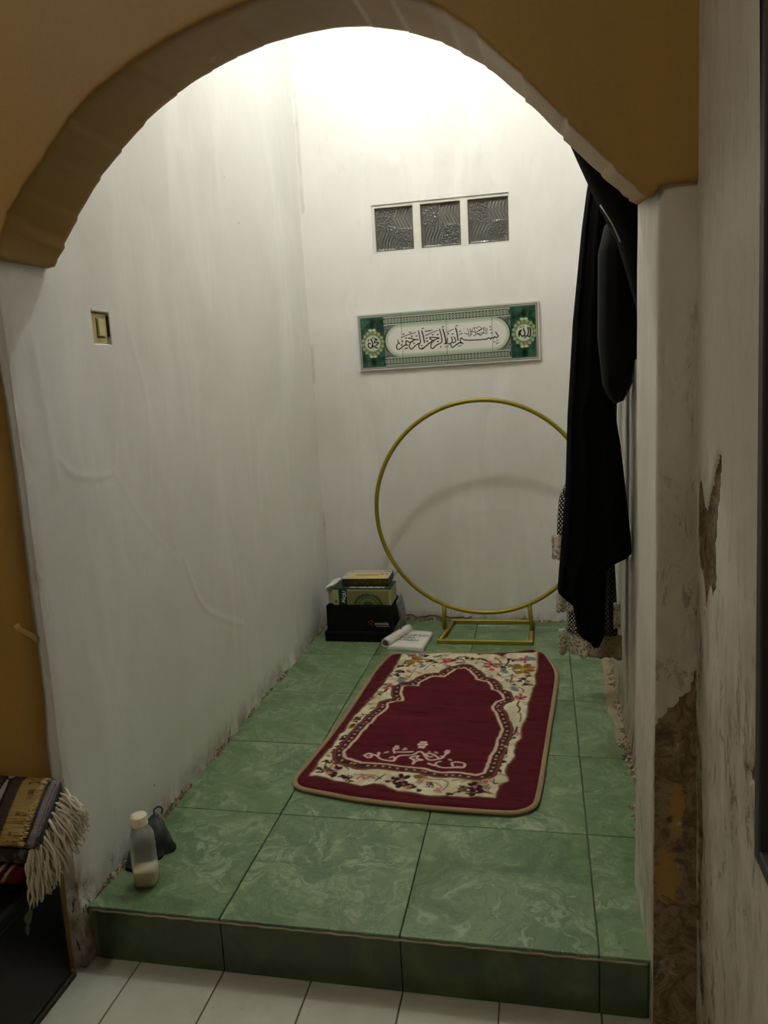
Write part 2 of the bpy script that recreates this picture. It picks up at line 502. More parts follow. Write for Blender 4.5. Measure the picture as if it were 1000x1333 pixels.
DATA={"outer":[[60,1084],[106,1113],[146,1113],[190,1109],[244,1110],[269,1098],[301,1108],[358,1110],[368,1091],[396,1105],[433,1100],[469,1080],[495,1109],[536,1105],[586,1107],[604,1140],[604,1069],[612,1001],[607,935],[618,839],[611,796],[611,730],[607,667],[613,586],[614,565],[603,494],[605,448],[611,423],[603,391],[598,364],[599,323],[605,289],[598,265],[588,241],[587,198],[596,167],[595,137],[583,114],[579,85],[580,52],[564,52],[534,52],[505,40],[461,40],[439,35],[409,30],[386,33],[352,40],[318,35],[297,41],[271,59],[238,64],[208,40],[161,51],[117,59],[93,70],[61,79],[40,73],[41,109],[39,159],[42,224],[45,243],[42,331],[50,353],[48,386],[45,471],[53,532],[56,555],[60,656],[71,745],[67,825],[70,881],[63,980],[59,1021]],"inner":[[100,223],[102,260],[107,305],[110,350],[118,419],[125,470],[134,526],[142,559],[136,590],[162,609],[181,621],[175,651],[157,690],[153,723],[161,745],[190,751],[206,748],[200,792],[210,819],[232,850],[244,856],[282,862],[290,896],[311,933],[336,955],[365,917],[389,879],[395,857],[425,844],[442,838],[459,805],[471,756],[490,743],[509,721],[518,691],[497,664],[488,624],[495,589],[507,568],[530,502],[541,470],[541,424],[537,372],[538,324],[530,281],[531,219],[528,186],[507,169],[467,172],[435,171],[412,164],[382,170],[359,182],[326,180],[289,178],[245,182],[203,179],[166,172],[162,176],[122,185],[110,195]],"blobs":[["m",88,933,8],["m",91,885,7],["m",106,887,7],["m",97,849,7],["m",96,970,5],["m",187,1013,10],["m",160,1066,8],["m",212,1001,7],["m",275,1036,9],["m",292,1059,5],["m",313,1046,5],["m",328,1065,6],["m",351,1063,6],["m",303,1010,5],["F",127,1004,22],["g",114,942,8],["g",97,985,6],["b",83,1072,10],["b",134,1079,11],["b",171,946,9],["b",125,793,14],["P",97,731,15],["P",246,1022,14],["p",252,1049,9],["p",110,1065,9],["p",131,891,7],["o",214,962,5],["b",160,1098,6],["o",213,1075,5],["m",352,1063,5],["m",379,1067,6],["m",396,1059,6],["m",409,1045,6],["P",433,1009,16],["p",443,957,9],["b",494,946,12],["b",534,1058,10],["P",559,1062,12],["b",583,1070,11],["p",590,1003,9],["F",559,984,24],["g",538,952,9],["m",586,918,7],["m",573,885,8],["m",559,861,6],["m",585,830,8],["m",546,823,5],["b",550,786,12],["P",580,717,12],["p",535,852,6],["b",514,866,8],["m",498,1058,5],["m",516,1051,6],["m",484,992,7],["o",478,906,5],["m",589,416,5],["m",578,261,5],["m",579,307,4],["m",569,232,5],["m",574,201,5],["R",579,152,15],["M",521,93,11],["m",536,71,5],["m",520,56,6],["m",498,88,4],["m",487,86,5],["p",563,76,6],["p",554,80,4],["p",543,127,5],["w",573,354,6],["M",282,88,10],["M",311,97,14],["m",311,63,9],["m",332,71,7],["m",350,62,7],["m",373,49,5],["o",356,121,9],["m",489,74,7],["M",520,95,12],["m",515,57,6],["m",542,78,5],["m",458,50,6],["p",546,126,6],["M",72,114,10],["M",105,115,12],["m",108,83,7],["m",139,83,7],["m",152,78,5],["m",171,61,4],["m",61,157,6],["m",50,121,5],["m",55,95,4],["P",77,155,6],["m",61,216,5],["m",63,253,4],["m",58,309,7],["m",64,329,4],["m",62,459,7],["m",64,435,5],["o",62,402,8],["m",69,493,4],["m",64,284,4],["o",57,388,4],["o",55,191,4],["W",242,287,11],["W",320,315,17],["w",272,281,7],["w",222,248,7],["w",269,289,4],["w",350,279,4],["w",371,277,6],["W",404,284,10],["w",422,238,6],["w",395,256,6],["w",176,213,4],["w",454,200,4],["w",315,225,6],["w",345,261,4],["w",201,236,5]],"strokes":[["o",3,[[187,914],[198,969],[214,1032],[227,1077],[251,1075]]],["o",3,[[147,838],[146,875],[150,918]]],["o",3,[[88,801],[110,813],[147,838]]],["m",4,[[271,1010],[288,1017],[304,1010]]],["m",4,[[276,1021],[287,1063],[300,1076]]],["m",4,[[294,1044],[311,1077],[329,1070]]],["m",4,[[162,1025],[178,1038],[199,1030]]],["m",3,[[313,1046],[326,1033],[320,1027]]],["m",4,[[373,1010],[385,1027],[411,1020]]],["o",4,[[449,987],[469,1024],[518,1007]]],["m",4,[[438,1076],[454,1057],[468,1034]]],["m",5,[[481,987],[497,1028],[493,1068],[516,1056]]],["o",4,[[471,924],[483,898],[504,892],[528,918]]],["m",4,[[528,923],[528,895],[528,842]]],["o",4,[[561,805],[583,782],[579,757]]],["m",5,[[579,678],[575,646],[588,618],[585,585]]],["m",4,[[561,870],[579,894],[592,929]]],["p",4,[[412,1040],[430,994],[447,948]]],["p",5,[[457,979],[465,999],[472,1029]]],["o",4,[[593,582],[598,555],[597,527]]],["m",5,[[591,492],[590,452],[579,424],[581,389]]],["m",4,[[579,470],[592,459]]],["m",4,[[580,320],[571,283],[575,253],[582,260]]],["m",4,[[565,209],[578,190]]],["p",4,[[483,76],[500,69],[518,68]]],["m",3,[[541,82],[566,73]]],["m",3,[[565,152],[569,122],[579,124]]],["p",4,[[183,77],[190,98],[206,85],[213,102],[228,94]]],["o",3,[[165,98],[187,105],[220,108],[251,89]]],["m",3,[[236,83],[254,118]]],["o",3,[[365,119],[391,112],[427,112],[446,96],[436,64]]],["p",3,[[382,99],[411,96],[430,78],[417,65]]],["o",3,[[383,76],[407,74],[395,94]]],["o",3,[[454,113],[484,122],[524,118]]],["m",3,[[458,50],[490,71],[517,69],[554,76]]],["p",3,[[479,110],[496,120]]],["p",4,[[182,81],[192,94],[202,79],[214,92]]],["o",3,[[168,100],[188,103],[216,98],[231,91]]],["o",4,[[92,152],[118,145],[141,127]]],["m",3,[[236,75],[249,104]]],["m",3,[[63,135],[63,152],[76,149]]],["m",3,[[62,204],[61,240],[69,253]]],["w",7,[[161,214],[180,198],[185,215],[173,230],[163,216]]],["w",7,[[170,229],[197,222],[217,202],[245,199],[259,205],[250,226],[241,216]]],["w",7,[[199,243],[203,222]]],["w",7,[[259,205],[265,233],[300,248],[324,275],[356,232],[384,238],[398,249]]],["w",7,[[254,257],[275,263],[299,270]]],["w",7,[[347,270],[366,264],[387,245]]],["w",7,[[362,208],[383,201],[385,217],[395,226]]],["w",7,[[388,200],[410,191],[447,198],[470,202],[467,221],[445,227],[431,220],[437,203]]],["w",7,[[340,264],[354,249],[364,251]]],["w",7,[[394,252],[401,266],[405,280]]],["w",7,[[237,273],[248,248]]],["w",7,[[300,231],[317,216],[317,199],[325,218],[340,227],[322,231],[322,248],[311,242],[300,231]]]],"calli":[[5,[[224,97],[213,99],[201,93],[188,84],[179,82],[173,87],[173,97],[178,105]]],[4,[[180,124],[181,110],[187,106],[186,112]]],[3,[[195,132],[220,140],[262,150]]],[5,[[216,97],[216,111],[219,117],[228,111],[242,110],[249,116]]],[5,[[228,127],[237,127],[254,120],[271,118]]],[5,[[254,117],[245,113],[236,106],[230,93],[235,81],[244,81],[260,95],[274,101],[281,106],[280,122],[275,156]]],[6,[[290,154],[296,127],[299,104]]],[5,[[322,101],[305,88],[290,77],[280,77],[273,84],[273,93],[278,103]]],[4,[[291,164],[298,166]]],[3,[[306,151],[325,152]]],[3,[[305,133],[324,140]]],[5,[[205,146],[209,147]]],[5,[[235,152],[239,152]]],[5,[[216,128],[220,129]]],[5,[[242,134],[247,135]]],[5,[[263,134],[267,135]]],[5,[[198,116],[202,117]]],[5,[[250,103],[254,104]]],[5,[[283,90],[287,91]]],[5,[[193,99],[197,101]]],[5,[[210,83],[215,84]]],[5,[[217,84],[222,85]]],[5,[[308,121],[312,122]]],[5,[[309,108],[314,109]]],[5,[[287,80],[296,82],[314,94],[336,108],[357,116],[364,119],[327,124],[325,119],[338,108],[341,103]]],[5,[[333,102],[327,90],[328,78],[337,76],[351,88],[374,98],[377,108],[375,131],[369,156]]],[6,[[384,155],[392,120],[394,94],[389,93]]],[4,[[381,164],[388,167]]],[3,[[305,133],[341,146],[360,151]]],[3,[[304,152],[337,154]]],[5,[[394,92],[399,97],[402,114]]],[5,[[397,96],[408,90],[418,94],[423,104],[420,119]]],[5,[[421,96],[431,94],[438,102],[432,118]]],[6,[[440,156],[445,134],[448,103]]],[4,[[441,165],[448,166]]],[3,[[399,140],[430,152]]],[5,[[459,94],[441,86],[424,74],[417,78],[416,88]]],[4,[[370,83],[371,77]]],[3,[[390,77],[405,82]]],[5,[[308,121],[312,122]]],[5,[[309,108],[314,109]]],[5,[[335,134],[339,135]]],[5,[[357,133],[361,134]]],[5,[[356,103],[361,105]]],[5,[[405,133],[409,134]]],[5,[[424,131],[428,132]]],[5,[[441,84],[455,91],[470,88],[459,95],[459,106],[464,112],[475,103],[508,99],[573,99]]],[5,[[573,99],[584,104],[590,98],[595,104],[603,101],[608,107],[616,102],[623,108],[619,116],[613,127]]],[4,[[617,90],[621,91]]],[4,[[593,123],[597,124]]],[4,[[590,138],[595,139]]],[4,[[589,150],[594,151]]],[4,[[456,140],[461,141]]],[3,[[603,85],[609,85]]],[3,[[613,76],[626,81]]],[3,[[448,76],[463,82]]],[3,[[455,127],[469,131]]],[2.5,[[482,130],[493,125],[497,118],[504,121],[503,149]]],[2.5,[[490,149],[496,140],[495,125]]],[2.5,[[508,121],[513,146]]],[2.5,[[515,118],[523,118],[526,128],[522,148]]],[2.5,[[528,122],[537,124],[548,127],[565,127]]],[2.5,[[531,147],[542,155],[553,145],[537,138]]],[2.5,[[539,121],[552,120],[561,130],[561,151]]],[2.5,[[567,125],[574,122],[576,146]]],[2.5,[[533,134],[546,138],[557,147]]],[2.5,[[516,150],[529,152]]],[2.5,[[507,138],[530,130],[547,116]]],[2.5,[[566,150],[570,133]]],[2.5,[[478,130],[487,128]]],[6,[[57,135],[64,120],[63,109],[57,97],[48,98],[43,108],[47,118],[53,115]]],[6,[[63,109],[74,99],[84,95]]],[6,[[72,119],[92,117],[78,105]]],[5,[[73,119],[77,130],[87,128],[80,135],[72,136]]],[5,[[47,133],[44,128]]],[4,[[65,101],[64,93]]],[4,[[63,137],[68,143]]],[7,[[759,134],[762,118],[759,99],[753,98]]],[6,[[751,136],[753,118],[749,103],[742,99],[736,102]]],[6,[[732,132],[738,114],[735,104],[726,100],[720,108]]],[7,[[722,126],[713,119],[713,102]]],[5,[[716,109],[720,120]]],[4,[[718,138],[722,140]]],[4,[[733,94],[740,93]]],[4,[[730,143],[732,140]]]]}

# ================================================================== THE SETTING
XL, YB, XR, FZ, CZ = 0.084, 2.074, 1.355, -0.134, 3.30
def xright(y, z):
    """the right wall leans outwards towards the floor on the room side"""
    k = np.clip((0.25 - y) / 0.28, 0, 1) * (0.0150 + 0.0105 * np.clip((-y - 0.03) / 0.37, 0, 1))
    return XR - 0.002 + (1.42 - np.clip(z, -0.2, 1.9)) * k

def struct(o):
    o['kind'] = 'structure'
    return o

def steps(*segs):
    """segs: (start, end, step) joined into one sorted coordinate array"""
    a = []
    for s, e, d in segs:
        n = max(1, int(round((e - s) / d)))
        a += list(np.linspace(s, e, n + 1))
    a = np.array(sorted(a))
    keep = np.concatenate([[True], np.diff(a) > 1e-5])
    return a[keep]

def wall_mesh(us, vs, fn, back, hole=None, attrs=None, disp=None):
    """fn(U, V, D) -> P ; back: offset vector of the rim"""
    U, V = np.meshgrid(us, vs, indexing='ij')
    D = np.zeros(U.shape) if disp is None else disp(U, V)
    P = fn(U, V, D)
    at = {k: f(U, V) for k, f in (attrs or {}).items()}
    Pp = np.pad(P, ((1, 1), (1, 1), (0, 0)), mode='edge')
    b = np.array(back)
    Pp[0] += b; Pp[-1] += b; Pp[1:-1, 0] += b; Pp[1:-1, -1] += b
    at = {k: np.pad(v, 1, mode='edge') for k, v in at.items()}
    mask = np.ones((Pp.shape[0] - 1, Pp.shape[1] - 1), bool)
    if hole:
        u0, u1, v0, v1 = hole
        cu = (us[:-1] + us[1:]) / 2; cv = (vs[:-1] + vs[1:]) / 2
        mm = (cu[:, None] > u0) & (cu[:, None] < u1) & (cv[None] > v0) & (cv[None] < v1)
        mask[1:-1, 1:-1] &= ~mm
    me = grid_mesh(Pp, mask=mask, attrs=at)
    return me

# ---- left wall of the alcove, with the hole for the switch
def left_disp(u, v):
    d = (vnoise(u, v, 1.3, 1) - 0.5) * 0.010 + (vnoise(u, v, 5, 2) - 0.5) * 0.003
    # plaster ridges seen on the wall
    for pts, w, h in (([(0.09, 1.00), (0.13, 0.965), (0.24, 0.945), (0.30, 0.956), (0.32, 1.02)], 0.0045, 0.0017),
                      ([(0.30, 0.95), (0.42, 0.80), (0.58, 0.66)], 0.0045, 0.0010),
                      ([(0.44, 1.30), (0.50, 1.10), (0.47, 0.9)], 0.008, 0.0009),
                      ([(0.9, 1.6), (0.92, 1.2), (0.88, 0.9)], 0.009, 0.0014),
                      ([(1.45, 0.98), (1.40, 0.90), (1.43, 0.72)], 0.008, 0.0018),
                      ([(0.62, 0.66), (0.73, 0.47), (1.0, 0.33)], 0.007, 0.0015),
                      ([(0.07, 0.95), (0.05, 1.25)], 0.012, 0.0012)):
        d += h * np.exp(-(segdist(u, v, curve_pts(pts, 4)) / w) ** 2)
    base = smooth(0.05, 0.0, v) * (vnoise(u, v, 16, 3) - 0.35) * 0.012
    return d + base
def left_damp(u, v):
    b = smooth(0.10, 0.0, v) * (vnoise(u, v, 7, 9) > 0.30)
    fr = smooth(0.06, -0.04, u) * smooth(0.18, 0.0, v) * 1.2
    e = smooth(0.035, 0.0, np.abs(u + 0.03)) * 0.25
    return np.clip(b * 0.8 + fr + e + 0.6 * smooth(0.03, -0.13, v), 0, 1.2)
SW = (0.276, 0.362, 1.253, 1.334)
us = steps((-0.04, 0.276, 0.007), (0.276, 0.362, 0.0085), (0.362, 1.2, 0.0075), (1.2, 2.2, 0.012))
vs = steps((FZ, 0.12, 0.007), (0.12, 1.253, 0.0075), (1.253, 1.334, 0.02), (1.334, CZ, 0.02))
wl = struct(link('wall_left', wall_mesh(us, vs, lambda U, V, D: np.stack([XL - 0.010 * V * np.clip(U, 0, 2.1) / 2.07 + D, U, V], -1),
     (-0.12, 0, 0), SW, {'damp': left_damp}, left_disp), MAT['wall']))

# ---- back wall, with the opening for the glass blocks
GW = (0.388, 0.984, 1.682, 1.886)
def back_disp(u, v):
    d = (vnoise(u, v, 1.2, 21) - 0.5) * 0.012 + (vnoise(u, v, 6, 22) - 0.5) * 0.003
    for pts, w, h in (([(0.14, 2.45), (0.17, 2.35), (0.24, 2.20)], 0.012, 0.002),
                      ([(0.08, 2.19), (0.24, 2.20), (0.6, 2.23), (0.9, 2.28)], 0.006, 0.0014),
                      ([(0.11, 0.95), (0.18, 1.02)], 0.015, 0.0018),
                      ([(0.70, 0.50), (0.85, 0.53), (1.0, 0.50)], 0.02, 0.0016)):
        d += h * np.exp(-(segdist(u, v, curve_pts(pts, 4)) / w) ** 2)
    # raised lip round the glass block opening
    ux = np.maximum(np.maximum(GW[0] - u, u - GW[1]), np.maximum(GW[2] - v, v - GW[3]))
    d += 0.003 * np.exp(-((ux - 0.006) / 0.006) ** 2)
    return d * np.where(ux < 0.004, 0.2, 1)
def back_damp(u, v):
    return np.clip(0.85 * smooth(0.07, 0.0, v) * (0.4 + vnoise(u, v, 5, 31)) + 0.35 * smooth(0.012, 0.0, np.abs(u - 0.075)) * (vnoise(u, v, 3, 33) > 0.5), 0, 1)
us = steps((-0.05, GW[0], 0.014), (GW[0], GW[1], 0.014), (GW[1], 1.48, 0.014))
vs = steps((FZ, 0.1, 0.01), (0.1, GW[2], 0.016), (GW[2], GW[3], 0.016), (GW[3], CZ, 0.018))
wb = struct(link('wall_back', wall_mesh(us, vs, lambda U, V, D: np.stack([U, YB - D, V], -1), (0, 0.12, 0), GW,
     {'damp': back_damp}, back_disp), MAT['wall']))

# ---- right wall: alcove side and room side are one wall
PEEL = [(-0.036, 0.86), (-0.036, 0.93), (-0.055, 0.955), (-0.075, 0.935), (-0.100, 0.90), (-0.130, 0.945), (-0.165, 0.985), (-0.195, 1.01), (-0.200, 0.985),
        (-0.180, 0.92), (-0.165, 0.86), (-0.168, 0.80), (-0.140, 0.765), (-0.125, 0.79), (-0.112, 0.765), (-0.100, 0.70), (-0.09, 0.76), (-0.066, 0.79), (-0.045, 0.80)]
def right_peel(u, v):
    jit = (vnoise(u, v, 60, 41) - 0.5) * 0.010
    a = inpoly(u + jit, v + jit * 1.5, PEEL).astype(float)
    # pitted streaks lower down
    s = vnoise(u, v, 20, 42, 4, 1.0, 0.22)
    z = smooth(0.78, 0.55, v) * smooth(-0.09, -0.16, u) * smooth(0.30, 0.5, v)
    z2 = smooth(1.05, 0.95, v) * smooth(0.75, 0.9, v) * smooth(-0.19, -0.23, u)
    a = np.maximum(a, ((s > 0.70) & (z + z2 > 0.4)).astype(float) * 0.7)
    k = smooth(0.03, 0.0, np.abs(u + 0.05)) * smooth(0.58, 0.50, v) * (vnoise(u, v, 12, 44, 3, 1, 0.3) > 0.52)
    return np.where(u < 0.0, np.maximum(a, k), 0)
def right_damp(u, v):
    room = (u < 0)
    e = smooth(0.055, 0.0, np.abs(u + 0.035)) * smooth(0.95, 0.3, v)
    low = smooth(1.15, 0.1, v) * 0.95 + 0.22
    r = np.clip(e * 1.1 + low * vnoise(u, v, 3, 46), 0, 1)
    alc = np.clip(smooth(0.16, 0.0, v) * 1.1 + smooth(0.55, 0.1, v) * 0.55 * vnoise(u, v, 4, 47, 3, 1, 0.3), 0, 1)
    return np.where(room, r, alc)
def right_disp(u, v):
    d = (vnoise(u, v, 1.2, 51) - 0.5) * 0.012 + (vnoise(u, v, 9, 52, 4, 1.0, 0.35) - 0.5) * 0.005 * smooth(1.2, 0.5, v) * (u < 0.1)
    d += (vnoise(u, v, 34, 53, 3, 1.0, 0.3) - 0.5) * 0.006 * (u < 0.1) * smooth(0.9, 0.5, v)
    return d - 0.006 * (right_peel(u, v) > 0.5) + np.where(u > 0.2, smooth(0.06, 0, v) * 0.012 * vnoise(u, v, 12, 55), 0)
WN = (-1.30, -0.394, 0.49, 2.15)
us = steps((-3.2, -1.30, 0.2), (-1.30, -0.56, 0.06), (-0.56, -0.394, 0.008), (-0.394, 0.0, 0.0055), (0.0, 0.22, 0.03), (0.22, 2.2, 0.016))
vs = steps((FZ, 0.49, 0.0075), (0.49, 1.2, 0.0075), (1.2, 2.15, 0.03), (2.15, CZ, 0.05))
wr = struct(link('wall_right', wall_mesh(us, vs, lambda U, V, D: np.stack([xright(U, V) - D, U, V], -1), (0.12, 0, 0), WN,
     {'damp': right_damp, 'peel': right_peel}, right_disp), MAT['wall_worn']))

# ---- pier that carries the right end of the arch
PX, PY0, PY1 = 1.294, -0.033, 0.223
def pier():
    zs = steps((FZ, 0.7, 0.007), (0.7, 1.44, 0.02))
    prof = []                                   # (x, y, face) loop: back -> inner face -> front
    for y in np.linspace(PY1, PY0 + 0.004, 22): prof.append((PX, y, 0))
    for x in np.linspace(PX + 0.004, XR + 0.028, 18): prof.append((x, PY0, 1))
    n = len(prof)
    S = np.arange(n) * 0.008
    U, V = np.meshgrid(S, zs, indexing='ij')
    X = np.array([p[0] for p in prof])[:, None] + 0 * V
    Y = np.array([p[1] for p in prof])[:, None] + 0 * V
    F = np.array([p[2] for p in prof])[:, None] + 0 * V
    d = (vnoise(U, V, 9, 61, 4, 1, 0.3) - 0.5) * 0.010 + (vnoise(U, V, 40, 62, 3, 1.3, 0.25) - 0.5) * 0.003 * smooth(0.9, 0.3, V)
    edge = 0.555 + (vnoise(X, V * 0, 40, 66) - 0.5) * 0.10 + (X - 1.33) * 1.1
    peel = np.where((F == 1) & (V < edge), 1.0, 0.0)
    peel = peel * 0.62
    peel = np.where((F == 1) & (X < 1.3), np.where(V < 0.50, peel, 0), peel)
    och = np.where(F == 1, 0.85 - 0.38 * (((X - 1.338) / 0.014) ** 2 + ((V - 0.335) / 0.05) ** 2), 0.0)
    och = np.clip(np.maximum(och, np.where(F == 1, 0.85 - 0.38 * (((X - 1.322) / 0.022) ** 2 + ((V - 0.195) / 0.055) ** 2), 0.0)), 0, 1)
    damp = np.where(F == 0, smooth(0.62, 0.0, V) * 0.33 + smooth(0.9, 0.5, V) * 0.06, smooth(1.4, 0.6, V) * 0.32 + smooth(1.33, 1.36, X) * 0.25)
    X = X - np.where(F == 0, d, 0) + np.where((F == 0) & (Y < PY0 + 0.02), 0.001, 0)
    Y = Y - np.where(F == 1, d * 0.4 - 0.004 * peel, 0)
    P = np.stack([X, Y, V], -1)
    return grid_mesh(P, attrs={'peel': peel, 'ochre': och, 'damp': damp})
pr = struct(link('pillar', pier(), MAT['wall_worn']))

# ---- arch wall (ochre) across the front of the alcove
AF = [(0.084, 1.402), (0.100, 1.403), (0.106, 1.432), (0.127, 1.478), (0.164, 1.519), (0.224, 1.576), (0.275, 1.628), (0.33, 1.668), (0.402, 1.704), (0.478, 1.735), (0.53, 1.751), (0.587, 1.765),
      (0.643, 1.777), (0.72, 1.785), (0.80, 1.778), (0.87, 1.760), (0.934, 1.735), (0.968, 1.714), (1.013, 1.677), (1.084, 1.606), (1.155, 1.528), (1.226, 1.452), (1.262, 1.416), (1.276, 1.399), (1.288, 1.402),
      (1.294, 1.419), (1.37, 1.421)]
AB = [(0.084, 1.405), (0.103, 1.408), (0.110, 1.420), (0.159, 1.495), (0.220, 1.572), (0.285, 1.633), (0.348, 1.686), (0.434, 1.737), (0.516, 1.770), (0.595, 1.793), (0.672, 1.804), (0.733, 1.808),
      (0.792, 1.804), (0.865, 1.788), (0.937, 1.760), (1.023, 1.705), (1.107, 1.625), (1.164, 1.561), (1.235, 1.489), (1.283, 1.444), (1.292, 1.440), (1.37, 1.440)]
def arch():
    xs = np.array(sorted(set([p[0] for p in AF] + list(np.linspace(0.084, 1.37, 150)))))
    zf = np.interp(xs, *zip(*AF)); zb = np.interp(xs, *zip(*AB))
    # round off the measured polylines
    def sm(a):
        for _ in range(3):
            b = a.copy(); b[4:-8] = (a[3:-9] + a[4:-8] * 2 + a[5:-7]) / 4; a = b
        return a
    zf = sm(zf); zb = sm(zb)
    chip = (vnoise(xs, xs * 0, 60, 71) - 0.5) * 0.004
    yb = 0.13 + 0.093 * (xs - 0.1) / 1.19
    rows = []
    for z in (CZ, 2.2, 1.95): rows.append((xs * 0 - 0.045, np.maximum(z, zf + 0.02)))
    rows.append((xs * 0 - 0.045, zf + 0.016)); rows.append((xs * 0 - 0.045, zf + 0.006 + chip)); rows.append((xs * 0 - 0.0435, zf + 0.002 + chip * 0.6)); rows.append((xs * 0 - 0.039, zf + chip * 0.3))
    for t in (0.15, 0.35, 0.55, 0.75, 0.93):
        w = (vnoise(xs, xs * 0 + t, 9, 72) - 0.5) * 0.003
        rows.append((-0.045 + (yb + 0.045) * t, zf + (zb - zf) * t + w))
    rows.append((yb - 0.003, zb)); rows.append((yb, zb + 0.004))
    rows.append((yb, xs * 0 + CZ))
    P = np.stack([np.stack([xs, y, z], -1) for y, z in rows], 1)
    return grid_mesh(P)
ar = struct(link('wall_arch', arch(), MAT['ochre']))

# ---- front wall to the left of the alcove with its ochre covering
wf = struct(box('wall_front', (-2.0, -0.037, -0.040, 0.10, FZ, CZ), MAT['wall_worn']))
def ochre_sheet():
    zs = np.linspace(FZ + 0.002, CZ, 260)
    edge = 0.076 - 0.012 * vnoise(zs, zs * 0, 3.1, 81) - 0.012 * smooth(0.55, 0.35, zs) - 0.004 * smooth(0.15, -0.1, zs)
    edge = np.where(zs > 1.30, -0.03, edge)
    rows = []
    for k, t in enumerate((0, 0.5, 0.9, 0.97, 1.0)):
        x = -2.0 + (edge + 2.0) * t
        y = -0.0425 - (0.006 * vnoise(zs, zs * 0, 4, 82) if k == 4 else 0) - (0.003 if k == 3 else 0)
        rows.append(np.stack([x, y + 0 * zs, zs], -1))
    x = rows[-1][:, 0] - 0.001
    rows.append(np.stack([x, rows[-1][:, 1] + 0.002, zs], -1))
    rows.append(np.stack([x * 0 - 0.2, x * 0 - 0.0402, zs], -1))
    return grid_mesh(np.stack(rows, 0))
sh = link('covering', ochre_sheet(), MAT['ochre'], wf)
tab = tube('peeling_strip', [(0.072, -0.046, 0.640), (0.066, -0.052, 0.652), (0.058, -0.060, 0.662), (0.052, -0.070, 0.672), (0.049, -0.074, 0.684)], 0.006, simple('pale_ochre', (196, 164, 96), 0.6), wf, sides=8, squash=(1, 0.15))

# ---- ceiling, other room walls
cl = struct(box('ceiling', (-2.0, 1.48, -3.2, 2.2, CZ, CZ + 0.08), MAT['wall']))
struct(box('wall_room_left', (-2.1, -2.0, -3.2, 0.10, FZ, CZ), MAT['ochre']))
struct(box('wall_room_rear', (-2.1, 1.48, -3.3, -3.2, FZ, CZ), MAT['ochre']))

# ---- room floor with white tiles
fl = struct(box('floor', (-2.1, 1.48, -3.3, 0.0, FZ - 0.06, FZ - 0.002), MAT['grout']))
def tile_mesh(sx, sy, th, bev=0.0008):
    bm = bmesh.new(); box_bm(bm, -sx / 2, sx / 2, -sy / 2, sy / 2, -th, 0, bev, 1)
    me = bpy.data.meshes.new('tile'); bm.to_mesh(me); bm.free()
    return me
wt = tile_mesh(0.2017 - 0.0035, 0.2 - 0.0035, 0.006); wt.materials.append(MAT['white_tile'])
for i in range(-4, 6):
    for j in range(5):
        x0 = 0.1948 + 0.2017 * i
        o = link('tile', wt, None, fl)
        o.location = (x0 + 0.1008, -0.1 - 0.2 * j - 0.001, FZ)
        o.rotation_euler = (rnd.uniform(-0.002, 0.002), rnd.uniform(-0.002, 0.002), 0)
# far part of the room floor: one sheet of the same tiles
far = bmesh.new()
for i in range(-10, 6):
    for j in range(16):
        if j < 5 and i >= -4: continue
        x0 = 0.1948 + 0.2017 * i
        box_bm(far, max(-2.0, x0 + 0.002), x0 + 0.2, -0.2 * j - 0.2, -0.2 * j - 0.0035, FZ - 0.006, FZ)
o = bm_obj('far_tiles', far, MAT['white_tile'], fl); o['kind'] = 'stuff'

# ---- raised platform with green marble tiles
pf = struct(box('platform', (XL - 0.02, XR + 0.02, 0.0, YB + 0.02, FZ, -0.009), MAT['grout_green']))
S = 0.4
gx = [(XL, 0.4), (0.4, 0.8), (0.8, 1.2), (1.2, XR)]
gy = [(-0.011, 0.4), (0.4, 0.8), (0.8, 1.2), (1.2, 1.6), (1.6, 2.0), (2.0, YB)]
for a, b in gx:
    for c, d in gy:
        g = 0.0016
        o = link('tile', tile_mesh(b - a - 2 * g, d - c - 2 * g, 0.009, 0.001), MAT['marble'], pf)
        o.location = ((a + b) / 2, (c + d) / 2, 0)
        o.rotation_euler = (rnd.uniform(-0.0015, 0.0015), rnd.uniform(-0.0015, 0.0015), 0)
for a, b in [(XL + 0.012, 0.4), (0.4, 0.8), (0.8, 1.2), (1.2, 1.292)]:
    bm = bmesh.new(); box_bm(bm, a + 0.0012, b - 0.0012, -0.008, 0.0, FZ + 0.001, -0.0105, 0.0008, 1)
    o = bm_obj('riser_tile', bm, MAT['riser'], pf)
st = tube('edge_strip', [(XL + 0.0 + 1.206 * k / 60, -0.0105 + 0.0008 * math.sin(k * 1.7), -0.0095 + 0.0010 * math.sin(k * 2.3)) for k in range(61)], 0.0026, MAT['edge'], pf, sides=6)

